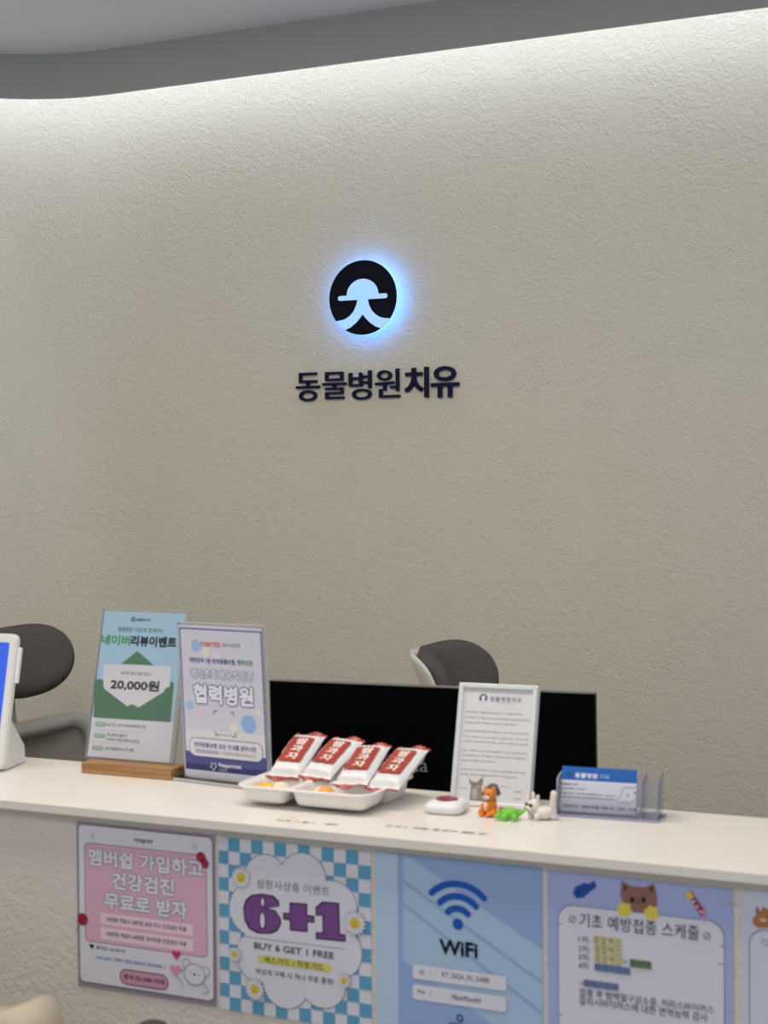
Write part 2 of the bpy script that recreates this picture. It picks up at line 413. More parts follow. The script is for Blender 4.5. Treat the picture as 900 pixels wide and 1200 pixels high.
# dark face: disc minus the hat-and-moustache mark, made of pieces
def circ(a0, a1, n=24): return [(math.cos(R_(a0 + (a1 - a0) * k / n)), math.sin(R_(a0 + (a1 - a0) * k / n))) for k in range(n + 1)]
bm = bmesh.new()
def face_piece(pts, y=-0.036, th=0.0015):
    extrude_poly(bm, [(x * LRR, y, z * LRR) for x, z in pts], (0, th, 0))
disc_face = circ(0, 360, 72)[:-1]
face_piece(disc_face)
bmesh.ops.recalc_face_normals(bm, faces=bm.faces); obj('dark_face', bm, NAVY, t)
bm = bmesh.new()
yv = -0.0368
dome = [(-0.47, 0.07)] + [(0.47 * math.cos(R_(180 - 180 * k / 24)), 0.07 + 0.43 * math.sin(R_(180 * k / 24))) for k in range(1, 24)] + [(0.47, 0.07)]
face_piece(dome, yv, 0.0007)
brim = rrect(-0.735, -0.055, 0.735, 0.075, 0.065); face_piece(brim, yv - 0.0001, 0.0007)
Lg = [(-0.01, -0.03), (-0.155, -0.06), (-0.19, -0.2), (-0.27, -0.36), (-0.38, -0.47), (-0.5, -0.545), (-0.63, -0.58), (-0.80, -0.60)]
a1 = math.degrees(math.atan2(-0.60, -0.80)); a2 = math.degrees(math.atan2(-0.85, -0.53))
Lg += [(math.cos(R_(a)), math.sin(R_(a))) for a in [a1 + (a2 - a1) * k / 6 for k in range(1, 7)]]
Lg += [(-0.37, -0.79), (-0.2, -0.67), (-0.08, -0.55), (-0.01, -0.46)]
face_piece(Lg, yv + 0.0001, 0.0006); face_piece([(-x, z) for x, z in Lg][::-1], yv + 0.0001, 0.0006)
face_piece([(-0.02, -0.02), (-0.02, -0.455), (0.02, -0.455), (0.02, -0.02)], yv + 0.0002, 0.0005)
bmesh.ops.recalc_face_normals(bm, faces=bm.faces); o = obj('lit_mark', bm, MARKM, t); o['label'] = 'pale blue lit hat and moustache mark'

t = thing('raised_wall_lettering', 'navy raised lettering on the wall beneath the glowing emblem', 'sign', (0, WY, 0))
NAVYL = mat('navy_letter', (13, 18, 58), 0.5, spec=0.2, noise=0.05)
for ch, x0, y0, x1, y1, bo in (('동', 30, 75, 152, 226, .006), ('물', 167, 71, 293, 214, .006), ('병', 307, 65, 426, 218, .006), ('원', 445, 55, 575, 207, .006), ('치', 600, 46, 727, 207, .022), ('유', 740, 40, 888, 206, .02)):
    A = on_y(340 + x0 / 4.5, 420 + (y0 + y1) / 9, WY - 0.008); B = on_y(340 + x1 / 4.5, 420 + (y0 + y1) / 9, WY - 0.008)
    T = on_y(340 + (x0 + x1) / 9, 420 + y0 / 4.5, WY - 0.008); D = on_y(340 + (x0 + x1) / 9, 420 + y1 / 4.5, WY - 0.008)
    vs, fs, _ = glyphs(ch, bo, 0.05); bm = bmesh.new()
    cx, cz, W_, H_ = (A.x + B.x) / 2, (T.z + D.z) / 2, B.x - A.x, T.z - D.z
    bv = [bm.verts.new((cx + v.x * W_, -0.0042 - v.z * 0.004, cz + v.y * H_)) for v in vs]
    for f in fs:
        try: bm.faces.new([bv[i] for i in f])
        except ValueError: pass
    bmesh.ops.recalc_face_normals(bm, faces=bm.faces)
    obj('letter', bm, NAVYL, t)

# ================================================================ POSTERS ON THE COUNTER FRONT
WHITE = ink(226, 226, 238); PAPER = mat('poster_paper', (224, 224, 236), 0.45, spec=0.4, noise=0.01, nscale=80)
DARK = ink(48, 44, 58); BLK = ink(18, 18, 26)
FILM = clear('laminate_film', (205, 195, 215), 0.28, 0.15)
TAPE = clear('clear_tape', (225, 232, 238), 0.35, 0.1)
def poster_sheet(): return Sheet((0, PY - 0.0012, 1.0), (1, 0, 0), (0, 0, 1))
def back_sheet(s, x0, y0, x1=None, y1=None, m=None, wh=None, name='paper_sheet'):
    """solid thin paper body from the plane back to the panel"""
    a = s.uv(x0, y0); b = s.uv(x1, y1) if wh is None else (a[0] + wh[0], a[1] - wh[1])
    s.part(name); bm_ = s.parts[s.cur][0]; box(bm_, (a[0], b[1], -0.0008), (b[0], a[1], 0.0002)); s.mi(m or PAPER); return a, b
def tape(s, x, y, w=36, h=20, ang=-35):
    s.part('tape_piece'); c = s.uv(x, y); k = s.mm(x, y); ca, sa = math.cos(R_(ang)), math.sin(R_(ang))
    s.puv([(c[0] + (i * w * ca - j * h * sa) * k, c[1] + (i * w * sa + j * h * ca) * k) for i, j in ((-.5, -.5), (.5, -.5), (.5, .5), (-.5, .5))], TAPE)

# ---- pink membership poster
s = poster_sheet(); s.view(70, 950, 900 / 190)
back_sheet(s, 92, 58, 872, 1090, FILM, name='laminate_film')
PINK = ink(222, 178, 202); PINKD = ink(120, 84, 120); RED = ink(176, 44, 72); OUTL = ink(112, 108, 132)
s.part('paper_card'); s.rect(105, 75, 856, 1056, PAPER, 30, 5, PINKD)
s.part('pink_panel'); s.rect(141, 178, 819, 813, PINK, 22, 4, PINKD)
s.rect(228, 565, 742, 696, ink(240, 214, 230), 12); s.rect(228, 645, 742, 783, ink(240, 214, 230), 12)
s.part('lettering')
for tx, x0, y0, x1, y1, h in (('멤버쉽 가입하고', 160, 258, 800, 319, 100), ('건강검진', 290, 392, 638, 421, 100), ('무료로 받자', 248, 503, 712, 549, 100)):
    s.text(tx, x0, y0, x1, y1, h, WHITE, .045, .04, ink(104, 100, 126))
s.text('50만원 적립시 10만원 상당 미니 건강검진 무료', 262, 603, 705, 655, 27, DARK, .015)
s.text('100만원 적립시 40만원 프리미엄 건강검진 무료', 262, 682, 705, 739, 27, DARK, .015)
s.text('좋아요 123,456개', 205, 762, 362, 775, 22, DARK, .01)
s.text('CHIU.AMC. 자세한 사항은 병원으로 문의하세요 :)', 203, 815, 590, 867, 25, ink(62, 106, 168), .01)
s.text('instagram', 415, 163, 518, 172, 32, DARK, .01, shear=.3)
for k in (0, 1, 2): s.stroke([(177, 130 + k * 10), (193, 132 + k * 10)], 2.5, OUTL)
s.stroke([(742, 187), (760, 189), (760, 213), (751, 206), (742, 211)], 3, OUTL, True)
s.part('phone_badge'); s.rect(341, 880, 600, 992, ink(208, 154, 180), 48, 7, ink(132, 74, 108))
s.text('문의 02-508-7578', 358, 919, 585, 951, 31, DARK, .03)
s.part('ribbon_drawing'); s.disc(786, 258, 27, RED, line=3, lm=DARK); s.disc(808, 294, 22, RED, line=3, lm=DARK); s.disc(797, 276, 10, ink(120, 24, 48))
s.part('lollipop_drawing'); s.stroke([(112, 628), (94, 672)], 5, OUTL); s.disc(130, 602, 31, RED, line=3, lm=DARK)
for k in (-14, 0, 14): s.stroke([(112 + k, 622 - abs(k) * .3), (138 + k, 584 + abs(k) * .3)], 5, ink(110, 28, 50))
s.part('heart_drawing'); s.heart(180, 750, 15, BLK); s.part('heart_drawing'); s.heart(650, 798, 29, ink(196, 66, 98)); s.part('heart_drawing'); s.heart(645, 882, 35, ink(226, 150, 178)); s.stroke([(652, 915), (668, 935), (684, 958), (684, 978)], 3.5, OUTL)
s.part('bear_drawing'); LN = ink(120, 112, 130)
s.arc(705, 846, 24, 0, 360, 4, LN); s.disc(705, 846, 22, PAPER); s.arc(812, 892, 25, 0, 360, 4, LN); s.disc(812, 892, 23, PAPER); s.disc(752, 908, 64, PAPER, 56, 4, LN)
s.disc(731, 899, 4, DARK); s.disc(778, 911, 4, DARK); s.disc(752, 908, 6, DARK, 8); s.stroke([(690, 880), (672, 884), (688, 900)], 4, LN); s.stroke([(800, 958), (825, 985), (828, 1008), (795, 1012)], 4, LN)
t = sheet_thing(s, 'poster', 'pink membership poster with bear drawing, first on the counter front', 'poster', 'posters on the counter front'); s.build(t)

# ---- checkered poster
s = poster_sheet(); s.view(240, 960, 900 / 210)
A = s.uv(70, 88); B = s.uv(832, 157); Bb = s.uv(850, 1062); A = (A[0], s.uv(70, 88)[1]); W = s.uv(836, 600)[0] - A[0]; H = A[1] - s.uv(72, 950)[1]
s.part('paper_sheet'); bm_ = s.parts[s.cur][0]; box(bm_, (A[0], A[1] - H, -0.0008), (A[0] + W, A[1], 0.0002)); s.mi(PAPER)
s.part('checkered_border'); TEAL = ink(98, 164, 202); z = s.z(); c0 = 50 / 762 * W; cw = (W - c0) / 12
xs = [0, c0] + [c0 + cw * (k + 1) for k in range(12)]; ys = [H * k / 13 for k in range(14)]
for i in range(13):
    for j in range(13):
        if (i + j) % 2: s.puv([(A[0] + xs[i], A[1] - ys[j + 1]), (A[0] + xs[i + 1], A[1] - ys[j + 1]), (A[0] + xs[i + 1], A[1] - ys[j]), (A[0] + xs[i], A[1] - ys[j])], TEAL, z)
s.part('cloud_panel'); lob = ((310, 300, 122), (495, 297, 127), (645, 440, 132), (668, 662, 134), (590, 815, 132), (405, 822, 127), (272, 690, 127), (242, 455, 132))
for x, y, r in lob: s.disc(x, y, r + 3.5, OUTL, n=40)
for x, y, r in lob: s.disc(x, y, r, PAPER, n=40)
s.disc(455, 560, 230, PAPER, 290)
s.part('lettering')
s.text('심장사상충 이벤트', 262, 328, 628, 355, 46, DARK, .0)
PUR = ink(122, 78, 142)
def fat(paths, m, lm, grow):
    for p in paths: s.poly(p, m)
def six(k, m):
    g = k
    outer = [(290, 378), (340, 388), (368, 415), (372, 440), (330, 446), (300, 440), (318, 455), (350, 462), (378, 490), (380, 520), (362, 555), (325, 570), (275, 568), (230, 545), (206, 500), (200, 450), (212, 410), (240, 385)]
    cx, cy = 290, 474
    s.poly([(x + (g if x > cx else -g), y + (g if y > cy else -g)) for x, y in outer], m)
six(6, BLK); six(0, PUR)
s.disc(292, 415, 13, BLK, 24); s.disc(292, 415, 8, PAPER, 19); s.disc(291, 508, 19, BLK, 44); s.disc(291, 508, 13, PAPER, 38)
def plus(g, m): s.poly([(432 - g, 420 - g), (512 + g, 428 - g), (512 + g, 484 - g), (548 + g, 489 - g), (548 + g, 515 + g), (514 + g, 511 + g), (514 + g, 562 + g), (434 - g, 553 + g), (433 - g, 502 + g), (400 - g, 497 + g), (400 - g, 472 - g), (432 - g, 475 - g)], m)
plus(5, BLK); plus(-1, PUR)
def one(g, m): s.poly([(598 - g, 416 - g), (672 + g, 424 - g), (676 + g, 578 - g), (705 + g, 583 - g), (705 + g, 610 + g), (564 - g, 596 + g), (564 - g, 570 - g), (598 - g, 572 - g), (597 - g, 478 + g), (564 - g, 478 + g), (562 - g, 446 - g)], m)
one(5, BLK); one(-1, PUR)
s.stroke([(195, 588), (712, 652)], 3, OUTL)
s.text('BUY 6 GET 1 FREE', 250, 635, 650, 682, 34, DARK, .03)
s.text('여섯개 구매 시 하나 무료 증정!', 257, 768, 650, 809, 32, DARK, .01)
s.part('yellow_banner'); s.rect(271, 678, 636, 769, ink(222, 212, 116)); s.text('넥스가드 / 하트가드', 300, 708, 602, 739, 38, DARK, .015)
for x, y, r in ((185, 292, 56), (757, 520, 64), (155, 675, 39), (258, 850, 56), (707, 805, 38)):
    s.part('daisy_drawing'); c = s.uv(x, y); k = s.mm(x, y) * r
    for lay, g, m in ((0, 1.0, OUTL), (1, .93, WHITE)):
        for q in range(16):
            a = q * 2 * math.pi / 16; ca, sa = math.cos(a), math.sin(a)
            s.puv([(c[0] + k * (.68 * ca + .33 * g * (math.cos(b) * ca) - .145 * g ** 2 * math.sin(b) * sa), c[1] + k * (.68 * sa + .33 * g * math.cos(b) * sa + .145 * g ** 2 * math.sin(b) * ca)) for b in [i * math.pi / 5 for i in range(10)]], m)
    s.disc(x, y, r * .44, ink(226, 206, 70), line=1.5, lm=ink(150, 130, 60)); s.disc(x - r * .14, y - r * .1, r * .05, DARK); s.disc(x + r * .14, y - r * .08, r * .05, DARK); s.arc(x, y, r * .2, 200, 340, r * .06, DARK, 8)
tape(s, 88, 95, 46, 30, -40)
t = sheet_thing(s, 'poster', 'teal checkered poster with daisies and big purple numerals', 'poster', 'posters on the counter front'); s.build(t)

# ---- wifi poster
s = poster_sheet(); s.view(430, 980, 900 / 220)
SKY = ink(174, 202, 231); SKYD = ink(152, 178, 224); SKYL = ink(186, 212, 236)
a, b = back_sheet(s, 42, 72, wh=(0.2085, 0.295), m=SKY)
def cl(x, y): u, v = s.uv(x, y); return (min(max(u, a[0] + .0005), b[0] - .0005), min(max(v, b[1] + .0005), a[1] - .0005))
s.part('background_stripes')
s.puv([cl(190, 85), cl(850, 150), cl(850, 540)], SKYD)
s.puv([cl(150, 80), cl(172, 82), cl(172, 590), cl(600, 900), cl(150, 900)], SKYD)
s.puv([cl(40, 70), cl(148, 80), cl(152, 900), cl(44, 900)], SKYL)
for p in ([(170, 210), (850, 700)], [(160, 310), (850, 850)]): s.strokeuv([cl(*p[0]), cl(*p[1])], 12 * s.mm(400, 500), SKYD)
s.part('wifi_symbol'); BLUE = ink(28, 92, 184)
for r in (190, 130, 72): s.arc(437, 418, r, 45, 135, 32, BLUE, 24)
s.disc(437, 420, 27, BLUE)
s.part('lettering'); s.text('WiFi', 348, 528, 532, 547, 74, BLK, .045)
for yy in ((610, 742), (706, 843)): s.part('network_box'); s.rect(220, yy[0], 670, yy[1], WHITE, 16, 2, ink(150, 160, 190)); 
s.text('ID', 254, 650, 276, 653, 20, DARK, .01); s.stroke([(305, 642), (305, 668)], 2, OUTL); s.text('KT_GIGA_5G_DAEB', 362, 661, 588, 694, 28, DARK, .01)
s.text('PW', 245, 744, 282, 749, 20, DARK, .01); s.stroke([(305, 740), (305, 768)], 2, OUTL); s.text('78eb90zd43', 405, 768, 548, 789, 24, DARK, .01)
s.part('small_emblem'); s.arc(447, 870, 14, 0, 360, 8, ink(40, 56, 104)); s.text('동물병원치유', 395, 898, 505, 908, 16, ink(40, 56, 104), .01)
t = sheet_thing(s, 'poster', 'pale blue poster with a blue wireless signal symbol', 'poster', 'posters on the counter front'); s.build(t)

# ---- vaccination schedule poster
s = poster_sheet(); s.view(630, 1000, 900 / 270)
LAV = ink(172, 182, 229); a, b = back_sheet(s, 38, 66, wh=(0.21, 0.297), m=LAV)
s.part('paper_card'); A = s.uv(82, 198); B = s.uv(728, 400); mmk = s.mm(82, 198)
for g, m in ((2.5, ink(92, 78, 130)), (0, PAPER)):
    s.puv(rrect(A[0] - g * mmk, b[1] + .03 - g * mmk, B[0] + g * mmk, A[1] + g * mmk, 62 * mmk, 10), m)
for x, y in ((84, 275), (720, 362), (714, 432), (92, 628)): s.stroke([(x - 8, y), (x + 10, y + 1)], 4, OUTL)
s.part('fish_drawing'); FISH = ink(38, 84, 168)
s.poly([(138, 158), (148, 130), (180, 115), (205, 118), (222, 105), (232, 128), (218, 140), (205, 150), (180, 172), (152, 176)], FISH); s.disc(160, 152, 5, BLK)
for k in (0, 14, 28): s.stroke([(172 + k, 132 - k * .2), (182 + k, 158 - k * .45)], 2.5, ink(22, 52, 120))
s.part('cat_drawing'); BR = ink(150, 108, 98); BRD = ink(88, 60, 62)
s.poly([(328, 106), (368, 128), (420, 132), (455, 116), (466, 160), (468, 200), (450, 228), (380, 228), (335, 205), (324, 160)], BR)
s.poly([(336, 118), (356, 134), (336, 150)], BRD); s.poly([(450, 126), (456, 156), (432, 140)], BRD)
for x in (370, 414): s.disc(x, 181, 9, BLK, 11)
s.disc(393, 186, 4, BLK); s.stroke([(384, 193), (393, 190), (402, 194)], 2, BLK)
s.part('yellow_flower_drawing'); YEL = ink(232, 214, 96)
for x, y in ((340, 219), (446, 232)):
    for q in range(6): s.disc(x + 18 * math.cos(q * math.pi / 3 + .3), y + 18 * math.sin(q * math.pi / 3 + .3), 12, YEL, n=12)
    s.disc(x, y, 14, YEL, n=14)
s.part('pencil_drawing')
s.poly([(583, 152), (600, 145), (660, 232), (640, 248)], ink(160, 66, 88)); s.poly([(575, 155), (596, 146), (612, 170), (592, 182)], ink(226, 206, 90)); s.poly([(640, 228), (655, 220), (662, 236), (646, 248)], ink(214, 150, 160))
for k in (0, 1, 2): s.disc(610 + k * 14, 187 + k * 20, 5, WHITE, n=10)
s.part('lettering')
for x, y in ((137, 256), (662, 322)): s.arc(x, y, 13, 0, 360, 3, OUTL); s.stroke([(x + 8, y - 8), (x - 8, y + 8)], 3, OUTL)
s.text('기초 예방접종 스케줄', 165, 260, 632, 309, 56, DARK, .0)
for tx, y in (('1차:', 333), ('2차:', 370), ('3차:', 402), ('4차:', 436)): s.text(tx, 161, y, 206, y + 4, 27, DARK, 0)
s.text('접종 후 범백혈구감소증, 허피스바이러스', 165, 543, 690, 607, 32, DARK, 0)
s.text('칼리시바이러스에 대한 면역능력 검사', 165, 576, 664, 637, 33, DARK, 0)
s.text('*', 165, 505, 176, 506, 12, DARK, 0); s.text('+', 337, 421, 350, 423, 13, DARK, 0)
for tx, x0, y0, x1, y1, m in (('종합백신', 217, 318, 328, 364, ink(222, 214, 164)), ('종합백신', 220, 355, 330, 401, ink(222, 214, 164)), ('종합백신', 222, 391, 332, 437, ink(222, 214, 164)), ('광견병', 361, 411, 445, 452, ink(112, 140, 104)), ('항체가검사', 223, 428, 364, 474, ink(120, 142, 186)), ('항체가검사', 180, 490, 318, 536, ink(120, 142, 186))):
    s.part('highlighted_word'); s.rect(x0, y0, x1, y1, m); s.text(tx, x0 + 3, (y0 * 1.5 + y1 * .5) / 2 - .5, x1 - 3, (y0 * .5 + y1 * 1.5) / 2 + .5, 28, DARK, 0)
tape(s, 745, 185, 60, 26, 10)
t = sheet_thing(s, 'poster', 'lavender schedule poster with a brown cat peeking over its card', 'poster', 'posters on the counter front'); s.build(t)

# ---- fifth poster, cut by the edge of view
s = poster_sheet(); s.view(855, 1030, 15)
a, b = back_sheet(s, 212, 182, wh=(0.21, 0.297), m=ink(208, 214, 232))
s.part('paper_card'); A = s.uv(358, 880); g = 0.0009
for gg, m in ((g, ink(120, 92, 100)), (0, ink(214, 218, 234))): s.puv(rrect(A[0] - gg, b[1] + .03 - gg, b[0] - (A[0] - a[0]) + gg, A[1] + gg, .016, 10), m)
s.part('cat_drawing'); s.poly([(395, 740), (410, 690), (455, 640), (470, 500), (492, 475), (530, 560), (560, 545), (590, 480), (640, 520), (760, 520), (820, 480), (850, 560), (900, 640), (920, 740), (880, 830), (700, 860), (500, 860), (420, 800)], ink(178, 126, 84))
s.poly([(455, 600), (480, 490), (510, 560)], ink(120, 76, 60)); s.poly([(575, 530), (600, 500), (635, 540)], ink(120, 76, 60)); s.disc(590, 720, 60, ink(232, 200, 190), 28)
s.part('small_icon'); s.arc(625, 1115, 50, 0, 360, 14, ink(140, 124, 140))
t = sheet_thing(s, 'poster', 'pale poster with an orange cat, cut by the right edge of view', 'poster', 'posters on the counter front'); s.build(t)

# ================================================================ STANDS ON THE LEDGE
ACRY = clear('clear_acrylic', (225, 230, 236), 0.10, 0.05)
ACRE = clear('acrylic_edge', (236, 240, 244), 0.5, 0.1)
def tilted(P, yaw, tilt):
    u = Vector((math.cos(yaw), math.sin(yaw), 0)); n = Vector((math.sin(yaw), -math.cos(yaw), 0)); v = Vector((0, 0, 1)) * math.cos(tilt) - n * math.sin(tilt)
    return Sheet(P, u, v)
def solid(s, name, m, x0, y0, x1, y1, z0, z1, bevel=0, label=None):
    k = s.part(name, label=label); box(s.parts[k][0], (x0, y0, z0), (x1, y1, z1), bevel); s.mi(m); return k
# ---- A: wooden block with tilted clear panel
zb = ZL + 0.0165
P = on_z(99.6, 888.2, zb); s = tilted(P, 0.0, R_(13.0)); s.view(90, 700, 3.75)
TR = s.uv((222.8 - 90) * 3.75, (716.6 - 700) * 3.75)
PW_, PH_ = TR[0], TR[1]
k = solid(s, 'clear_panel', ACRY, 0, -0.012, PW_, PH_, -0.004, 0.0004)
s.part('panel_rim'); bm_ = s.parts[s.cur][0]; s.mi(ACRE)
box(bm_, (0, PH_ - .0012, -.004), (PW_, PH_ + .0003, .0004)); box(bm_, (-.0003, 0, -.004), (.001, PH_, .0004)); box(bm_, (PW_ - .001, 0, -.004), (PW_ + .0003, PH_, .0004))
BGA = ink(150, 180, 202); TEALW = ink(194, 194, 203)
A = s.uv(112, 63); B = s.uv(414, 734)
s.part('printed_sheet'); s.puv([(.004, .003), (PW_ - .007, .003), (PW_ - .007, PH_ - .004), (.004, PH_ - .004)], BGA); U1 = s.uv(300, 538)[1]
s.puv([(.004, .003), (PW_ - .007, .003), (PW_ - .007, U1), (.004, U1)], TEALW)
s.part('envelope_picture'); GR = ink(82, 116, 94); GRD = ink(70, 120, 88)
s.poly([(268, 236), (195, 292), (340, 300)], GR)
s.poly([(78, 372), (96, 358), (112, 362), (200, 420), (300, 425), (402, 372), (418, 370), (428, 380), (412, 549), (75, 528)], GR)
s.poly([(118, 293), (415, 305), (410, 392), (388, 402), (384, 415), (268, 487), (256, 474), (244, 470), (232, 474), (224, 480), (122, 402), (118, 388)], TEALW)
s.poly([(75, 528), (76, 515), (232, 478), (245, 472), (258, 478), (412, 535), (412, 549)], GR)
s.part('lettering'); GT = ink(64, 66, 72)
s.arc(249, 97, 8, 0, 360, 5, ink(38, 48, 92)); s.text('동물병원치유', 262, 98, 326, 101, 13, ink(38, 48, 92), .02)
s.text("동물병원 '치유'와 함께하는", 183, 140, 382, 148, 22, GT, .0)
s.text('네이버', 109, 185, 237, 191, 47, ink(74, 140, 96), .05); s.text('리뷰이벤트', 240, 191, 440, 199, 48, ink(44, 48, 56), .05)
s.text('네이버 포토리뷰 작성시', 195, 333, 330, 338, 18, GT, 0)
s.text('20,000원', 149, 384, 364, 391, 50, ink(58, 60, 66), .045)
for y0, y1, x in ((546, 569, 82), (597, 620, 78), (650, 673, 70)):
    s.rect(x, y0, x + 47, y1, ink(130, 164, 140), 11); 
for y, tx in ((556, 'STEP 1'), (607, 'STEP 2'), (660, 'STEP 3')): s.text(tx, 90 - (y - 556) * .1, y, 121 - (y - 556) * .1, y + 2, 10, TEALW, .02)
s.text('QR 코드 스캔 후 리뷰 페이지로 이동', 135, 559, 305, 571, 15, GT, 0); s.text('카드 영수증 촬영 후', 132, 603, 223, 609, 14, GT, 0)
s.text('우리아이 사진과 함께 리뷰작성', 130, 624, 275, 634, 14, GT, 0); s.text('원장 직원에게 카드 후 적립', 125, 663, 250, 673, 15, GT, 0)
s.stroke([(80, 580), (300, 594)], 1.5, ink(190, 194, 200)); s.stroke([(75, 634), (296, 648)], 1.5, ink(190, 194, 200))
t = sheet_thing(s, 'table_sign', 'clear leaning sign on an oak block with a green envelope print', 'sign'); s.build(t)
bm = bmesh.new(); q0 = on_z(95.4, 905.9, ZL); q1 = on_z(199.6, 915.2, ZL)
box(bm, (q0.x, q0.y, ZL), (q1.x, q0.y + 0.042, ZL + 0.016), 0.001)
o = obj('wooden_base', bm, WOODM); o.parent = t; o.matrix_parent_inverse = t.matrix_world.inverted(); o['label'] = 'oak block base'
# ---- B: upright clear sign
P = Vector((-1.1496, 1.8488, ZL + 0.0045)); s = tilted(P, R_(-5.5), R_(-3.59)); s.view(90, 700, 3.75)
W_, H_ = 0.1446, 0.2204
solid(s, 'clear_panel', ACRY, 0, 0, W_, H_, -0.006, 0.0003)
s.part('panel_rim'); bm_ = s.parts[s.cur][0]; s.mi(ACRE)
box(bm_, (0, H_ - .0015, -.006), (W_, H_ + .0003, .0003)); box(bm_, (W_ - .0015, 0, -.006), (W_ + .0003, H_, .0003)); box(bm_, (-.0003, 0, -.006), (.001, H_, .0003))
NV = ink(86, 86, 144); NVD = ink(60, 62, 112); PB = ink(206, 206, 219)
A = s.uv(450, 131); B = s.uv(860, 800); bx0, by1 = A; bx1 = W_ - bx0 * .9; by0 = 0.0125
s.part('printed_sheet'); s.puv([(0.0015, 0.002), (W_ - .002, 0.002), (W_ - .002, H_ - .003), (.0015, H_ - .003)], PB)
s.puv([(bx0, by0), (bx1, by0), (bx1, by1), (bx0, by1)], NV); g = .0021; s.puv([(bx0 + g, by0 + g), (bx1 - g, by0 + g), (bx1 - g, by1 - g), (bx0 + g, by1 - g)], PB)
v1 = s.uv(660, 690)[1]; v2 = s.uv(640, 590)[1]
s.puv([(bx0 + g, v1), (bx1 - g, v1), (bx1 - g, v2), (bx0 + g, v2)], ink(216, 216, 220)); s.puv([(bx0, by0), (bx1, by0), (bx1, v1), (bx0, v1)], NV)
s.puv([(bx0, by0), (bx1, by0), (bx1, by0 + .009), (bx0, by0 + .009)], NVD)
for x, y, r, m in ((525, 212, 27, ink(158, 186, 226)), (568, 240, 21, ink(218, 220, 206)), (613, 262, 24, ink(220, 208, 226)), (488, 290, 20, ink(216, 204, 230)), (498, 473, 21, ink(166, 190, 228)), (549, 505, 17, ink(222, 200, 216)), (757, 558, 40, ink(146, 178, 222)), (797, 505, 15, ink(222, 218, 206)), (690, 575, 20, ink(226, 222, 204))):
    s.part('bubble_print'); s.disc(x, y, r, m)
s.part('lettering')
s.text('meritz', 545, 201, 632, 206, 27, ink(206, 66, 56), .012); s.text('메리츠화재', 640, 208, 718, 214, 18, ink(110, 108, 120), 0)
s.text('대한민국 1등 반려동물보험,', 496, 275, 700, 285, 24, NV, .025); s.text('펫퍼민트', 706, 286, 776, 291, 24, ink(70, 140, 130), .025)
s.text('메리츠화재', 501, 332, 648, 341, 42, ink(232, 236, 246), .02, .055, ink(74, 86, 152)); s.text('공식인증', 656, 342, 778, 350, 42, ink(232, 236, 246), .02, .055, ink(74, 86, 152))
s.text('협력병원', 513, 418, 778, 442, 88, WHITE, .045, .05, NV)
for x, y, dx, dy in ((605, 498, 1, 1), (692, 506, -1, 1), (612, 604, 1, -1), (700, 612, -1, -1)): s.stroke([(x, y + dy * 16), (x, y), (x + dx * 14, y + 1)], 3.5, DARK)
s.text('QR 코드를 스캔', 624, 603, 684, 608, 8, DARK, 0)
s.text('Petpermint', 627, 739, 726, 748, 24, WHITE, .025); s.text('펫퍼민트', 629, 758, 664, 761, 11, ink(190, 190, 220), .01)
s.stroke([(595, 750), (595, 725), (604, 732), (612, 726), (614, 745), (606, 756), (598, 758)], 3.5, WHITE); s.stroke([(588, 742), (596, 748)], 3.5, WHITE)
s.part('notice_box'); s.rect(497, 614, 820, 724, ink(218, 218, 224), 30, 2.5, NV)
s.text('반려동물보험 상담 안내를 원하시면', 519, 645, 790, 669, 24, NV, .03)
s.rect(525, 664, 626, 691, ink(150, 146, 188)); s.text('메리츠화재 담당자', 530, 674, 621, 681, 15, WHITE, 0); s.text('가 친절하게 설명드리겠습니다', 632, 684, 787, 698, 14, DARK, 0)
t = sheet_thing(s, 'table_sign', 'clear upright sign with a navy bordered print on a black foot', 'sign'); s.build(t)
bm = bmesh.new(); q0 = on_z(202.9, 913.2, ZL + .003); box(bm, (0, 0, 0), (0.155, 0.055, 0.004), .0008)
o = obj('black_base', bm, BLACKP); o.parent = t; o.matrix_parent_inverse = t.matrix_world.inverted(); o.location = (-1.1665, 1.841, ZL + .0002); o.rotation_euler = (0, 0, R_(-7.5)); o['label'] = 'flat black foot'
bm = bmesh.new(); box(bm, (0, -0.001, 0.0005), (0.155, 0.0006, 0.0045)); o2 = obj('silver_edge', bm, CHROME, o); o2['label'] = 'bright front edge of the foot'

# ---- C: small notice in silver frame
P = on_z(527, 942.3, ZL + .0005); s = tilted(P, R_(1.6), R_(15.1)); s.view(520, 790, 847 / 120)
W_, H_ = 0.1076, 0.1585; FRM = mat('pearl_frame', (232, 236, 236), 0.25, metal=0.35, spec=0.7, noise=0.05, nscale=200, coat=0.5)
k = s.part('frame'); bm_ = s.parts[k][0]; s.mi(FRM); fw = .0062
for lo, hi in (((0, 0), (fw, H_)), ((W_ - fw, 0), (W_, H_)), ((fw, 0), (W_ - fw, fw)), ((fw, H_ - fw), (W_ - fw, H_))): box(bm_, (lo[0], lo[1], -.012), (hi[0], hi[1], .0015), .0012)
k = s.part('beading'); bm_ = s.parts[k][0]; s.mi(FRM)
for i in range(52):
    v = .003 + i * (H_ - .006) / 51
    for u in (.0012, W_ - .0012): ell(bm_, (u, v, .0015), (.0011, .0013, .001), u=8, v=6)
for i in range(34):
    for v in (.0012, H_ - .0012): ell(bm_, (.003 + i * (W_ - .006) / 33, v, .0015), (.0013, .0011, .001), u=8, v=6)
solid(s, 'backing_board', GREYP, .002, .002, W_ - .002, H_ - .002, -.011, -.004)
s.z0 = -.0030
s.part('printed_sheet'); s.puv([(fw - .001, fw - .001), (W_ - fw + .001, fw - .001), (W_ - fw + .001, H_ - fw + .001), (fw - .001, H_ - fw + .001)], ink(214, 214, 216))
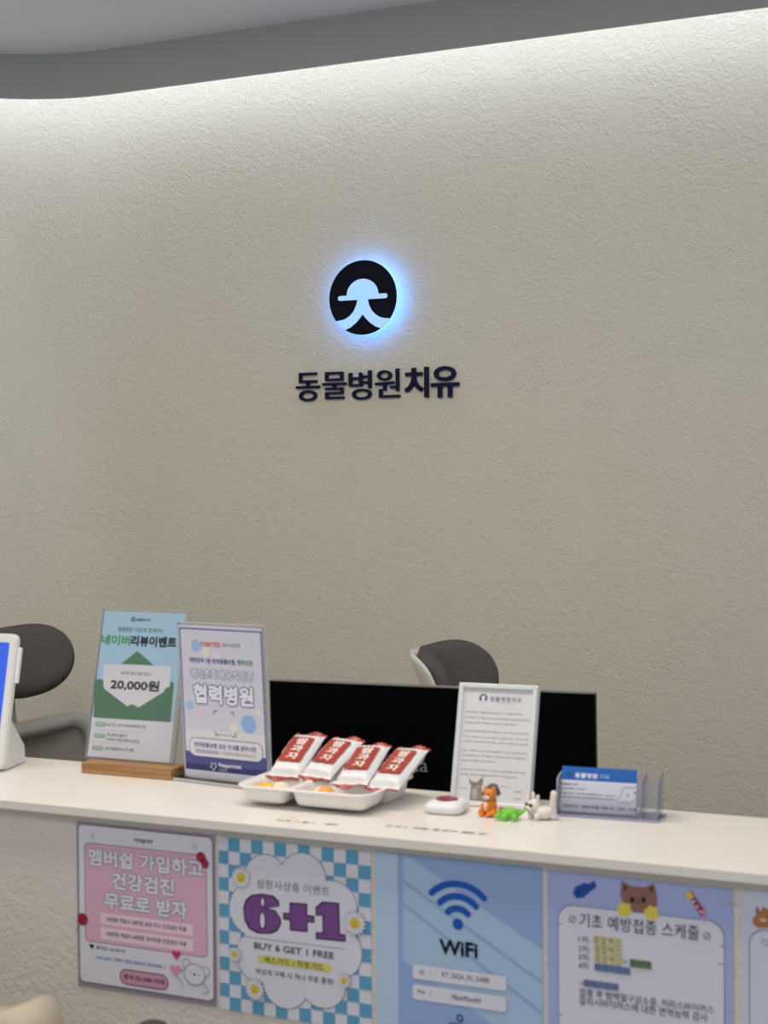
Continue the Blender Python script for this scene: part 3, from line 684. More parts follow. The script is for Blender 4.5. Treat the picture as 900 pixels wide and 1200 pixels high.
s.part('emblem'); EM = ink(62, 66, 98); s.disc(322, 197, 35, EM, 37); s.disc(322, 188, 16, ink(224, 224, 228), 15); s.rect(300, 192, 345, 199, ink(224, 224, 228)); s.poly([(316, 200), (328, 200), (345, 228), (330, 236), (322, 222), (312, 234), (298, 226)], ink(224, 224, 228))
s.part('lettering'); GX = ink(112, 112, 124)
s.text('동물병원치유', 378, 204, 640, 213, 46, ink(92, 92, 108), .01); s.stroke([(430, 239), (590, 246)], 3, ink(150, 150, 158))
body = ('안녕하세요, 동물병원치유입니다. 소중한 가족이', '아이들의 건강을 위해 저희 병원은 보호자님과 함께', '정성을 다하여 진료하고 있습니다. 예약 환자', '수술 및 입원 진료에 대해서는 상담 후 안내드리며', '대기 시간이 다소 길어질 수 있습니다. 양해 부탁', '아이의 상태에 따라 진료 순서가 바뀔 수 있으며', '문의 사항은 데스크로 말씀해 주시면 친절히 안내', '드리겠습니다. 아이들의 안전을 위하여 이동장과', '목줄을 꼭 착용해 주시기 바랍니다', '언제나 믿고 찾아주셔서 진심으로 감사드리며 항상', '최선을 다하는 동물병원치유가 되겠습니다')
rows = ((168, 310, 650, 332), (165, 352, 710, 385), (160, 395, 605, 420), (155, 465, 700, 495), (150, 510, 700, 545), (148, 550, 695, 585), (140, 625, 690, 660), (135, 665, 680, 700), (130, 708, 430, 728), (125, 780, 675, 820), (120, 820, 610, 858))
for tx, (x0, y0, x1, y1) in zip(body, rows): s.text(tx, x0 + 8, y0, x1 - 6, y1, 17, GX, .0)
s.text('대표원장', 120, 938, 192, 945, 12, GX); s.text('진료 시간', 462, 928, 538, 936, 12, GX); s.text('동물병원', 575, 968, 640, 975, 14, GX); s.text('치유', 570, 1028, 632, 1034, 14, GX)
s.part('cat_picture'); s.poly([(198, 850), (228, 888), (268, 892), (318, 848), (318, 900), (306, 930), (312, 975), (330, 1040), (330, 1062), (205, 1050), (215, 975), (220, 930)], ink(142, 132, 124)); s.poly([(206, 862), (226, 892), (218, 905)], ink(104, 90, 84)); s.poly([(314, 858), (296, 884), (312, 894)], ink(104, 90, 84))
s.disc(245, 912, 5, BLK); s.disc(284, 914, 5, BLK); s.disc(280, 928, 12, ink(190, 168, 150), 10); s.disc(250, 985, 26, ink(178, 170, 162), 50)
s.part('dog_picture'); s.poly([(330, 950), (365, 915), (400, 900), (438, 912), (468, 985), (440, 1010), (425, 995), (432, 1062), (335, 1060), (310, 990)], ink(112, 96, 86)); s.disc(410, 958, 26, ink(150, 132, 116), 34); s.poly([(432, 925), (470, 985), (442, 1008), (424, 960)], ink(88, 72, 64)); s.disc(404, 945, 5, BLK); s.disc(392, 968, 7, BLK)
t = sheet_thing(s, 'picture_frame', 'small pearly frame holding a printed notice with cat and dog photo', 'frame'); s.build(t)
bm = bmesh.new(); hgt = 0.10
extrude_poly(bm, [(W_ / 2 - .02, .0, -.012), (W_ / 2 + .02, .0, -.012), (W_ / 2 + .012, .1, -.0125), (W_ / 2 - .012, .1, -.0125)], (0, 0, -.002))
o = obj('easel_leg', bm, GREYP, t); 
for v in o.data.vertices:
    if v.co.y < .05: v.co.z -= .048; v.co.y += .0165
bm = None

# ================================================================ BUSINESS CARD HOLDER + CARD
HV = clear('lavender_acrylic', (206, 204, 232), 0.06, 0.05); HE = mat('lavender_acrylic_edge', (178, 178, 212), 0.25, noise=0.03, trans=0.35)
q0 = on_z(651.6, 956.4, ZL); q1 = on_z(770.7, 964.4, ZL)
hw = (q1 - q0).length; yaw = math.atan2(q1.y - q0.y, q1.x - q0.x)
t = thing('card_holder', 'clear lavender tinted desk card holder at the right end', 'card holder', (q0.x, q0.y, ZL), (0, 0, yaw)); ht = t
hd, hh, th = 0.040, 0.046, 0.0022
def pane(name, lo, hi, m=HV, bevel=0): bm = bmesh.new(); box(bm, lo, hi, bevel); return obj(name, bm, m, t)
pane('bottom_plate', (0, 0, 0), (hw, hd, th), HE)
def quadpane(name, pts, vec, m=HV): bm = bmesh.new(); extrude_poly(bm, pts, vec); bmesh.ops.recalc_face_normals(bm, faces=bm.faces); return obj(name, bm, m, t)
quadpane('front_panel', [(0, 0, th), (hw, 0, th), (hw, .004, hh), (0, .004, hh)], (0, th * .6, 0))
quadpane('back_panel', [(0, hd - .003, th), (hw, hd - .003, th), (hw, hd + .006, hh + .004), (0, hd + .006, hh + .004)], (0, th * .6, 0))
prof = [(0, 0), (hd, 0), (hd + .008, hh + .006), (.02, hh + .004), (.004, hh)]
for x in (0, hw - th): 
    o = quadpane('side_panel', [(x, y, z + .0005) for y, z in prof], (th, 0, 0))
    bm = bmesh.new(); tube(bm, [(x + th / 2, .0005, 0.001), (x + th / 2, .004, hh), (x + th / 2, .02, hh + .004), (x + th / 2, hd + .008, hh + .006)], .0011, 6); obj('side_edge', bm, HE, o)
xd = hw * .825
o = quadpane('divider', [(xd, y, z + .0005) for y, z in prof], (th, 0, 0)); bm = bmesh.new(); tube(bm, [(xd + th / 2, .0005, 0.001), (xd + th / 2, .004, hh), (xd + th / 2, .02, hh + .004), (xd + th / 2, hd + .008, hh + .006)], .0011, 6); obj('divider_edge', bm, HE, o)
bm = bmesh.new(); box(bm, (-.001, -.0012, 0), (hw + .001, .0012, .0032), .0008); obj('front_foot', bm, HE, t)
bm = bmesh.new(); box(bm, (hw, hd - .012, 0), (hw + .004, hd, .003)); obj('rear_foot', bm, HE, t)
# the card standing in it
M = Matrix.Translation((q0.x, q0.y, ZL)) @ Matrix.Rotation(yaw, 4, 'Z')
P = M @ Vector((.0035, .0085, th + .0032)); s = tilted(P, yaw, R_(14)); s.view(640, 880, 5.625)
CW, CH = 0.0945, 0.0555
k = s.part('card_body'); box(s.parts[k][0], (0, 0, -.0075), (CW, CH, 0)); s.mi(ink(234, 234, 242)); s.z0 = .0001
s.part('blue_band'); s.puv([(0, CH * .70), (CW, CH * .70), (CW, CH), (0, CH)], ink(44, 104, 184)); s.arc(153, 156, 14, 0, 360, 6, ink(24, 66, 140))
s.part('lettering'); s.text('동물병원', 190, 158, 338, 168, 34, WHITE, .04); s.text('치유', 352, 168, 418, 172, 32, ink(190, 208, 236), 0)
for tx, x0, y0, x1, y1, h in (('동물병원 치유', 98, 214, 208, 222, 13), ('대표원장 수의사', 98, 244, 258, 254, 12), ('서울 강남구 대치동 동물병원치유  chiu.amc', 98, 276, 455, 296, 12), ('진료 예약 및 상담은 전화로 문의해 주세요 감사합니다', 98, 299, 462, 323, 13), ('진료안내 · 평일/주말 상담 02 - 508 - 7578', 105, 362, 600, 386, 20)): s.text(tx, x0 + 5, y0, x1, y1, h, ink(40, 40, 54), .025)
s.part('dog_drawing'); LN2 = ink(96, 98, 112)
s.stroke([(600, 236), (570, 248), (545, 240), (520, 240), (500, 255), (495, 285), (478, 312), (468, 336), (488, 346), (505, 338), (515, 352)], 3, LN2); s.stroke([(505, 330), (540, 345), (575, 335), (600, 300)], 3, LN2); s.stroke([(540, 280), (540, 305)], 3, LN2); s.stroke([(530, 292), (550, 294)], 3, LN2); s.disc(586, 278, 8, LN2)
t = sheet_thing(s, 'business_card', 'white business cards with blue band standing in the clear holder', 'business card'); s.build(t)

# ================================================================ TRAY WITH SNACKS
TX0, TX1, TY0, TY1 = -0.998, -0.807, 1.722, 1.880
TW, TD = TX1 - TX0, TY1 - TY0; TZ = 0.027
def sdr(x, y, x0, y0, x1, y1, r):
    qx = abs(x - (x0 + x1) / 2) - (x1 - x0) / 2 + r; qy = abs(y - (y0 + y1) / 2) - (y1 - y0) / 2 + r
    return math.hypot(max(qx, 0), max(qy, 0)) + min(max(qx, qy), 0) - r
comps = [(.006, .006, .072, TD * .5 - .003, .014), (.078, .006, TW - .006, TD * .5 - .003, .016), (.006, TD * .5 + .003, TW - .006, TD - .006, .016)]
def tray_h(x, y):
    z = TZ - .0004
    for c in comps:
        d = sdr(x, y, *c)
        if d < 0: fl = .0016 if c[1] > .05 else .0075; z = min(z, fl + (TZ - .0004 - fl) * (1 - min(1, (-d) / .0075)) ** 1.6)
    return z
bm = bmesh.new(); st = .0015; nx = int(TW / st) + 1; ny = int(TD / st) + 1; G = {}
for i in range(nx + 1):
    for j in range(ny + 1):
        x, y = i * TW / nx, j * TD / ny; d = sdr(x, y, 0, 0, TW, TD, .022)
        if d > st * 1.5: continue
        if d > 0:
            e = 1e-4; gx = (sdr(x + e, y, 0, 0, TW, TD, .022) - d) / e; gy = (sdr(x, y + e, 0, 0, TW, TD, .022) - d) / e; x -= gx * d; y -= gy * d
        G[i, j] = bm.verts.new((x, y, tray_h(x, y)))
for i in range(nx):
    for j in range(ny):
        q = [(i, j), (i + 1, j), (i + 1, j + 1), (i, j + 1)]
        if all(k in G for k in q):
            f = bm.faces.new([G[k] for k in q]); f.smooth = True
bmesh.ops.remove_doubles(bm, verts=bm.verts, dist=2e-4)
bmesh.ops.solidify(bm, geom=list(bm.faces), thickness=.0014)
TRAYM = mat('white_melamine', (240, 238, 234), 0.3, noise=0.01)
t = thing('snack_tray', 'white divided snack tray on the ledge before the black screen', 'tray', (TX0, TY0, ZL))
obj('tray_body', bm, TRAYM, t)
bm = bmesh.new(); tube(bm, [(x, y, TZ) for x, y in rrect(0, 0, TW, TD, .022, 8)], .0019, 8, closed=True); obj('rolled_rim', bm, TRAYM, t)

SNW = mat('snack_film', (236, 234, 234), 0.22, spec=0.6, noise=0.02, bump=0.35, bscale=55, bdist=0.003); SNR = mat('snack_red', (172, 64, 52), 0.3, spec=0.6, noise=0.05, nscale=90, bump=0.25, bscale=70, bdist=0.002)
SNT = ink(244, 238, 230)
def pack_meshes(L, Wd, T):
    """pillow pack lying in xy: y along its length; crimped ends"""
    def hgt(x, y):
        u = abs(x) / (Wd / 2); v = abs(y) / (L / 2 - .008)
        if v >= 1: return .0003
        return .0003 + T / 2 * (1 - u ** 5) ** .6 * min(1, (1 - v) / .17) ** .7 if u < 1 else .0003
    bm = bmesh.new(); nx, ny = 16, 36; lay = []
    for sgn in (1, -1):
        g = [[None] * (ny + 1) for _ in range(nx + 1)]
        for i in range(nx + 1):
            for j in range(ny + 1):
                x = -Wd / 2 + Wd * i / nx; y = -L / 2 + L * j / ny
                v = abs(y) / (L / 2); pinch = 1.0 + .03 * max(0, (v - .8) / .2) * 1
                zig = .0012 * (1 if i % 2 else -1) if j in (0, ny) else 0
                wr = .0006 * math.sin(x * 900 + y * 300) * (1 if v < .9 else .2)
                g[i][j] = bm.verts.new((x * pinch, y + zig, sgn * (hgt(x, y) + (wr if hgt(x, y) > .001 else 0)) + (.0035 * math.sin(x / Wd * 7 + y * 10) if v > .9 else 0)))
        for i in range(nx):
            for j in range(ny):
                q = [g[i][j], g[i + 1][j], g[i + 1][j + 1], g[i][j + 1]]
                f = bm.faces.new(q if sgn > 0 else q[::-1]); f.smooth = True
                y = -L / 2 + L * (j + .5) / ny; f.material_index = 1 if abs(y) > L / 2 - .0065 else 0
    bmesh.ops.remove_doubles(bm, verts=bm.verts, dist=1e-6)
    film = bpy.data.meshes.new('film'); bm.to_mesh(film); bm.free(); film.materials.append(SNW); film.materials.append(SNR)
    bm = bmesh.new(); x0, x1, y0, y1 = -Wd * .36, Wd * .37, -L * .24, L * .28; n = 12
    for i in range(n):
        for j in range(n):
            P = lambda a, b: (x0 + (x1 - x0) * a / n, y0 + (y1 - y0) * b / n + (.0006 * math.sin(a * 1.3) if b == 0 else 0), hgt(x0 + (x1 - x0) * a / n, y0 + (y1 - y0) * b / n) + .0021)
            f = bm.faces.new([bm.verts.new(P(a, b)) for a, b in ((i, j), (i + 1, j), (i + 1, j + 1), (i, j + 1))]); f.smooth = True
    bmesh.ops.remove_doubles(bm, verts=bm.verts, dist=1e-6)
    lab = bpy.data.meshes.new('label'); bm.to_mesh(lab); bm.free(); lab.materials.append(SNR)
    bm = bmesh.new()
    for k, ch in enumerate('쌀과자'):
        vs, fs, _ = glyphs(ch, .02); cy = L * (.185 - .158 * k); sz = L * .138
        bv = []
        for v in vs:
            x = v.x * sz * 1.3 + Wd * .04; y = cy + v.y * sz; bv.append(bm.verts.new((x, y, hgt(x, y) + .0027)))
        for f in fs: bm.faces.new([bv[i] for i in f])
    vs, fs, _ = glyphs('쌀로 만든 과자')
    bv = [bm.verts.new((v.y * -.0032 - Wd * .38, v.x * L * .26 + L * .06, hgt(-Wd * .38, 0) + .0014)) for v in vs]
    for f in fs: bm.faces.new([bv[i] for i in f])
    bm2 = bm; let = bpy.data.meshes.new('lettering'); bm2.to_mesh(let); bm2.free(); let.materials.append(SNT)
    return film, lab, let
film, labm, letm = pack_meshes(0.098, 0.0465, 0.0175)
def place_pack(b, tp, zb, L_, roll, label):
    """b, tp: pixels of the middle of its lower and upper ends; zb, zt their heights above the ledge"""
    p0 = on_z(b[0], b[1], ZL + zb); zt = .04
    while (on_z(tp[0], tp[1], ZL + zt) - p0).length > L_: zt += .0005
    p1 = on_z(tp[0], tp[1], ZL + zt)
    y = (p1 - p0); L = y.length; y.normalize(); up = Vector((0, 0, 1)); x = y.cross(up).normalized(); z = x.cross(y)
    rt = Matrix.Rotation(R_(roll), 3, y); x = rt @ x; z = rt @ z
    t = thing('snack_pack', label, 'snack', group='red and white rice snack packs in the tray')
    t.matrix_world = Matrix.Translation((p0 + p1) / 2) @ Matrix((x, y, z)).transposed().to_4x4()
    for nm, me in (('wrapper', film), ('red_label', labm), ('lettering', letm)):
        o = bpy.data.objects.new(nm, me); C.objects.link(o); o.parent = t
place_pack((331, 912), (365, 861), .026, .094, 0, 'leftmost of four red and white snack packs in the tray')
place_pack((368, 913), (410, 866), .029, .094, 2, 'second snack pack from the left, leaning beside the leftmost one')
place_pack((411, 920), (439, 875), .028, .090, -3, 'third snack pack from the left, between the second and the rightmost')
place_pack((448, 925), (485, 878), .026, .090, -2, 'rightmost snack pack with its red end sticking up over the screen')

def candy(x, y, z, rz, size, m, m2, label):
    t = thing('wrapped_candy', label, 'candy', (x, y, z), (R_(8), R_(-5), rz), 'small wrapped sweets in the tray')
    bm = bmesh.new(); L, W2, T = size
    n = 12
    for sgn in (1, -1):
        g = [[bm.verts.new((-L / 2 + L * i / n, (-W2 / 2 + W2 * j / 8) * (1 if 1 < i < n - 1 else 1.15), sgn * (T / 2 * (max(0, 1 - (abs(i - n / 2) / (n / 2 - 1)) ** 3)) ** .5 * (max(0, 1 - (abs(j - 4) / 4) ** 4)) ** .5))) for j in range(9)] for i in range(n + 1)]
        for i in range(n):
            for j in range(8):
                q = [g[i][j], g[i + 1][j], g[i + 1][j + 1], g[i][j + 1]]; f = bm.faces.new(q if sgn > 0 else q[::-1]); f.smooth = True; f.material_index = 1 if (i in (0, n - 1) or i in (4, 5)) else 0
    bmesh.ops.remove_doubles(bm, verts=bm.verts, dist=1e-6); obj('wrapper', bm, [m, m2], t)
YW = mat('yellow_wrapper', (240, 190, 60), 0.3, noise=0.1, nscale=90); CW_ = mat('cream_wrapper', (244, 228, 204), 0.3, noise=0.06, nscale=120); OW = mat('orange_wrapper', (238, 172, 84), 0.3, noise=0.12, nscale=100)
candy(TX0 + .026, TY0 + .035, ZL + .0185, .3, (.028, .020, .017), YW, OW, 'small yellow wrapped sweet in the tray, left front compartment')
candy(TX0 + .048, TY0 + .033, ZL + .0195, -.2, (.030, .022, .019), CW_, YW, 'cream wrapped sweet in the tray beside the yellow one')
candy(TX0 + .108, TY0 + .040, ZL + .0180, -.1, (.034, .020, .017), OW, CW_, 'orange wrapped sweet in the wider front compartment')

# ================================================================ CALL BUTTON
c = on_z(524, 951, ZL); t = thing('call_button', 'white square call button with a dark red oval on the ledge', 'button', (c.x, c.y, ZL), (0, 0, R_(4)))
bm = bmesh.new()
for k, (g, z) in enumerate(((.0205, .0), (.0245, .003), (.0258, .007), (.0245, .011), (.0195, .0148), (.012, .0160))): 
    ring = [bm.verts.new((x, y, z)) for x, y in rrect(-g, -g, g, g, g * .5, 6)]
    if k: 
        for i in range(len(ring)): f = bm.faces.new((prev[i], prev[(i + 1) % len(ring)], ring[(i + 1) % len(ring)], ring[i])); f.smooth = True
    else: bm.faces.new(ring[::-1])
    prev = ring
bm.faces.new(prev); obj('housing', bm, WHITEP, t)
bm = bmesh.new(); lathe(bm, [(.0142, .0135), (.0142, .0168), (.0128, .0175), (0, .0178)], 32); o = obj('push_button', bm, mat('dark_red_button', (138, 40, 56), 0.3, noise=0.05), t); o['label'] = 'dark red push button'
bm = bmesh.new(); vs, fs, _ = glyphs('CALL', .02); bv = [bm.verts.new((v.x * .012, v.y * .0045, .0181)) for v in vs]; [bm.faces.new([bv[i] for i in f]) for f in fs]; obj('lettering', bm, ink(200, 120, 128), t)
bm = bmesh.new(); lathe(bm, [(.0, 0), (.0006, .0004)], 8); bm.free()

# ================================================================ FIGURINES
ORG = mat('orange_vinyl', (226, 128, 30), 0.4, noise=0.06); GRN = mat('green_vinyl', (122, 200, 62), 0.4, noise=0.06); IVO = mat('ivory_vinyl', (228, 220, 210), 0.45, noise=0.04)
# orange sitting cat
c = on_z(573, 956, ZL); t = thing('cat_figurine', 'small orange sitting cat figurine before the frame', 'figurine', (c.x, c.y, ZL), (0, 0, R_(-15)))
bm = bmesh.new()
ell(bm, (0, .002, .0105), (.0095, .009, .0105)); ell(bm, (0, .0005, .0265), (.0085, .0072, .0072))
for sx in (-1, 1):
    ell(bm, (sx * .0085, -.002, .0045), (.0052, .0075, .0045)); ell(bm, (sx * .0045, -.0075, .009), (.0028, .003, .0085)); ell(bm, (sx * .0045, -.0095, .0022), (.0032, .0042, .0022))
    ell(bm, (sx * .0058, .0015, .0335), (.0024, .0016, .0036), Matrix.Rotation(sx * .35, 3, 'Y'))
for k in range(7): a = k / 6; ell(bm, (.009 + .010 * a, .006 - .001 * k, .004 + .009 * a * a), (.003 - .0008 * a,) * 3)
obj('body', remeshed(bm, .0008), ORG, t)
bm = bmesh.new(); ell(bm, (0, -.0058, .0242), (.0048, .0028, .0030)); ell(bm, (0, -.0068, .0125), (.0036, .0016, .0058)); o = obj('white_muzzle', bm, IVO, t); o['label'] = 'white muzzle and chest'
for sx in (-1, 1): bm = bmesh.new(); ell(bm, (sx * .0032, -.0063, .0285), (.0011, .0008, .0014), u=10, v=8); obj('eye', bm, BLK, t)
bm = bmesh.new(); ell(bm, (0, -.0084, .0255), (.0012, .0008, .0008), u=10, v=8); obj('nose', bm, ink(120, 60, 40), t)
# green turtle-like crocodile lying low
c = on_z(598, 961, ZL); t = thing('reptile_figurine', 'small bright green crouching reptile figurine beside the orange cat', 'figurine', (c.x, c.y, ZL), (0, 0, R_(12)))
bm = bmesh.new()
ell(bm, (0, 0, .009), (.0105, .0085, .0065)); ell(bm, (-.011, -.003, .0068), (.0065, .0055, .0048)); ell(bm, (-.0155, -.0042, .0052), (.0045, .004, .0030))
for sx, sy in ((-1, -1), (1, -1), (-1, 1), (1, 1)): ell(bm, (sx * .0065, sy * .0075, .0042), (.004, .0035, .0045))
for k in range(7): a = k / 6; ell(bm, (.010 + .0085 * a, .001 + .002 * a, .0085 + .006 * a * a), (.0038 - .0022 * a,) * 3)
for sy in (-1, 1): ell(bm, (-.0105, -.003 + sy * .003, .0113), (.0021,) * 3)
for k in range(4): ell(bm, (-.005 + k * .0042, 0, .0152 - .0006 * k), (.0017, .0013, .0021))
obj('body', remeshed(bm, .0008, 3), GRN, t)
for sy in (-1, 1): bm = bmesh.new(); ell(bm, (-.0122, -.003 + sy * .0032, .0119), (.0009,) * 3, u=10, v=8); obj('eye', bm, BLK, t)
# white long-eared figure with dark glasses
c = on_z(633, 960, ZL); t = thing('rabbit_figurine', 'small white long eared figurine wearing dark glasses', 'figurine', (c.x, c.y, ZL), (0, 0, R_(-35)))
bm = bmesh.new()
ell(bm, (0.004, .004, .0085), (.0105, .0125, .0085)); ell(bm, (-.005, -.006, .0165), (.0088, .0085, .008)); ell(bm, (-.0062, -.0125, .0135), (.0056, .0042, .0042))
ell(bm, (-.010, -.003, .0275), (.0030, .0022, .0062), Matrix.Rotation(-.2, 3, 'Y')); ell(bm, (.0005, -.004, .0262), (.0028, .0022, .0055), Matrix.Rotation(.25, 3, 'Y'))
for sx in (-1, 1): ell(bm, (sx * .006 - .001, -.0085, .0045), (.0034, .0042, .0045)); ell(bm, (.005 + sx * .0075, .012, .0045), (.0042, .0058, .0045))
for k in range(8): a = k / 7; ell(bm, (.012 + .003 * a, .008 + .002 * a, .010 + .023 * a), (.0032 + .0014 * a, .003 + .0008 * a, .0042))
obj('body', remeshed(bm, .0008), IVO, t)
bm = bmesh.new()
for sx in (-1, 1): ell(bm, (-.0052 + sx * .0043, -.0136, .0185), (.0033, .0014, .0022), u=12, v=8)
tube(bm, [(-.0085, -.0140, .019), (-.002, -.0140, .019)], .0007, 6); o = obj('dark_glasses', bm, BLACKP, t); o['label'] = 'black glasses'
bm = bmesh.new(); ell(bm, (-.004, -.0112, .0085), (.0052, .0026, .0030)); o = obj('neckerchief', bm, ink(176, 190, 200), t); o['label'] = 'pale blue neckerchief'

# ================================================================ PAYMENT TERMINAL (left edge)
q0 = on_z(1.5, 906, ZL); KX = q0.x
pt = on_x(20, 743, KX); tilt = math.atan2(pt.y - q0.y, pt.z - ZL); KH = math.hypot(pt.y - q0.y, pt.z - ZL); 
KW = 0.245
t = thing('payment_terminal', 'white payment terminal with a blue screen at the left end', 'terminal', (KX, q0.y, ZL), (-tilt, 0, 0))
t.rotation_euler = (0, 0, 0)
pr = bpy.data.objects.new('tmp', None)
def tl(bm):
    rm = Matrix.Rotation(-tilt, 4, 'X')
    for v in bm.verts: v.co = rm @ v.co
    return bm
# local: x to the right (0 = right edge), y back, z up along the tilted front face
bm = bmesh.new(); front = rrect(-KW, .004, 0, KH, .011, 8)
pr_ = [(0.0, .0000), (-.0006, -.0012), (-.002, -.002)]
extrude_poly(bm, [(x, 0, z) for x, z in front], (0, .011, 0)); bmesh.ops.recalc_face_normals(bm, faces=bm.faces)
es = [e for e in bm.edges if abs(e.verts[0].co.y - e.verts[1].co.y) < 1e-6]
bmesh.ops.bevel(bm, geom=es, offset=.0018, segments=2, affect='EDGES'); TERM = mat('terminal_plastic', (230, 230, 226), 0.4, noise=0.02)
obj('screen_housing', tl(bm), TERM, t)
bm = bmesh.new(); extrude_poly(bm, [(x, -.0006, z) for x, z in rrect(-KW + .011, .02, -.0115, KH - .013, .003, 4)], (0, .0009, 0)); bmesh.ops.recalc_face_normals(bm, faces=bm.faces)
SCR = mat('blue_screen', (52, 92, 214), 0.2, emit=0.32, emit_rgb=(56, 100, 226)); o = obj('screen', tl(bm), SCR, t); o['label'] = 'lit blue screen'
bm = bmesh.new(); box(bm, (.0005, .004, KH * .645), (.0065, .010, KH * .905), .0015); o = obj('side_reader', tl(bm), WHITEP, t); o['label'] = 'white bar on the right edge'
bm = bmesh.new()
zt = KH * .36; f0 = [(-.004, .011, .010), (-.004, .011, zt)]
rm = Matrix.Rotation(-tilt, 3, 'X')
A0 = rm @ Vector((0, .0112, .004)); A1 = rm @ Vector((0, .0112, KH * .40))
prof = [(A0.y, .0005), (A1.y, A1.z), (A1.y + .055, .028), (A1.y + .058, .001)]
L_ = [bm.verts.new((-.003 - (.018 if k > 1 else 0), y, z)) for k, (y, z) in enumerate(prof)]; Rr = [bm.verts.new((-KW + .003 + (.018 if k > 1 else 0), y, z)) for k, (y, z) in enumerate(prof)]
bm.faces.new(L_); bm.faces.new(Rr[::-1])
for k in range(4): bm.faces.new((L_[k], Rr[k], Rr[(k + 1) % 4], L_[(k + 1) % 4]))
bmesh.ops.recalc_face_normals(bm, faces=bm.faces); bmesh.ops.bevel(bm, geom=list(bm.edges), offset=.002, segments=2, affect='EDGES')
obj('wedge_stand', bm, TERM, t)

# ================================================================ DESK + MONITOR + CHAIRS BEHIND
bm = bmesh.new(); box(bm, (-2.35, 1.90, 0.715), (0.7, 2.36, 0.74), .002)
t = thing('staff_desk', 'white staff desk standing behind the reception counter', 'desk', (0, 0, 0)); obj('desk_top', bm, LGREYP, t)
for x in (-2.33, -0.8, 0.66): bm = bmesh.new(); box(bm, (x, 1.92, 0), (x + .022, 2.33, .715)); obj('side_panel', bm, LGREYP, t)
# monitor
MA = on_y(316, 797, 2.2); yaw = R_(4.3); MW = 0.538; MH = 0.318
P = Vector((MA.x, 2.2, MA.z)); s = tilted(P, yaw, R_(-2.2)); s.O = s.O - s.V * MH
t = sheet_thing(s, 'monitor', 'wide black monitor standing behind the counter ledge', 'monitor')
MB_ = mat('black_gloss', (4, 4, 6), 0.35, spec=0.08, noise=0.0); s.view(0, 0, 1)
solid(s, 'housing', MB_, 0, 0, MW, MH, -.014, -.0012, .001); solid(s, 'black_panel', MB_, .0012, .0012, MW - .0012, MH - .0016, -.0012, 0)
k = s.part('silver_edge'); box(s.parts[k][0], (0, MH - .0012, -.012), (MW, MH + .0006, .0006)); box(s.parts[k][0], (-.0012, 0, -.012), (.0004, MH, .0006)); s.mi(mat('dull_silver', (150, 150, 148), 0.4, metal=0.6, noise=0.03))
s.part('lettering'); LG = ink(120, 120, 124)
s.text('ca', 482, 897.8, 501.5, 899.5, 11.5, LG, .012); s.text('o', 442, 893, 451, 894, 9, LG, .01)
k = s.part('stand_neck'); box(s.parts[k][0], (MW / 2 - .03, -.11, -.055), (MW / 2 + .03, MH * .5, -.03), .004); s.mi(BLACKP)
s.build(t)
bm = bmesh.new(); lathe(bm, [(0, .74), (.11, .74), (.11, .747), (.09, .752), (0, .754)], 40, (MA.x + MW / 2 - .01, 2.262, 0)); o = obj('stand_base', bm, BLACKP); o.parent = t; o.matrix_parent_inverse = t.matrix_world.inverted()

def curved_pad(bm, Rr, half, h, th, n=28, m=10, round_=.5, thick_pow=4):
    """pad wrapped round a vertical axis, open side towards -y; rounded ends"""
    def pt(a, vz, side):
        return None
    vf = []; vb = []
    for i in range(n + 1):
        u = math.sin(math.pi / 2 * (-1 + 2 * i / n))
        hh = h / 2 * (1 - abs(u) ** 3.2) ** .5 if abs(u) < 1 else 0
        hh = max(hh, h * .004)
        rf, rb = [], []
        for j in range(m + 1):
            v = -1 + 2 * j / m; a = u * half
            e = max(0, 1 - abs(u) ** 6) ** .5 * max(0, 1 - abs(v) ** thick_pow) ** .5
            z = v * hh
            rf.append(bm.verts.new((math.sin(a) * (Rr - th * .5 * e), math.cos(a) * (Rr - th * .5 * e) - Rr, z)))
            rb.append(bm.verts.new((math.sin(a) * (Rr + th * .5 * e), math.cos(a) * (Rr + th * .5 * e) - Rr, z)))
        vf.append(rf); vb.append(rb)
    for i in range(n):
        for j in range(m):
            for g, fl in ((vf, 0), (vb, 1)):
                q = [g[i][j], g[i + 1][j], g[i + 1][j + 1], g[i][j + 1]]
                f = bm.faces.new(q[::-1] if fl else q); f.smooth = True
    bmesh.ops.remove_doubles(bm, verts=bm.verts, dist=1e-5)
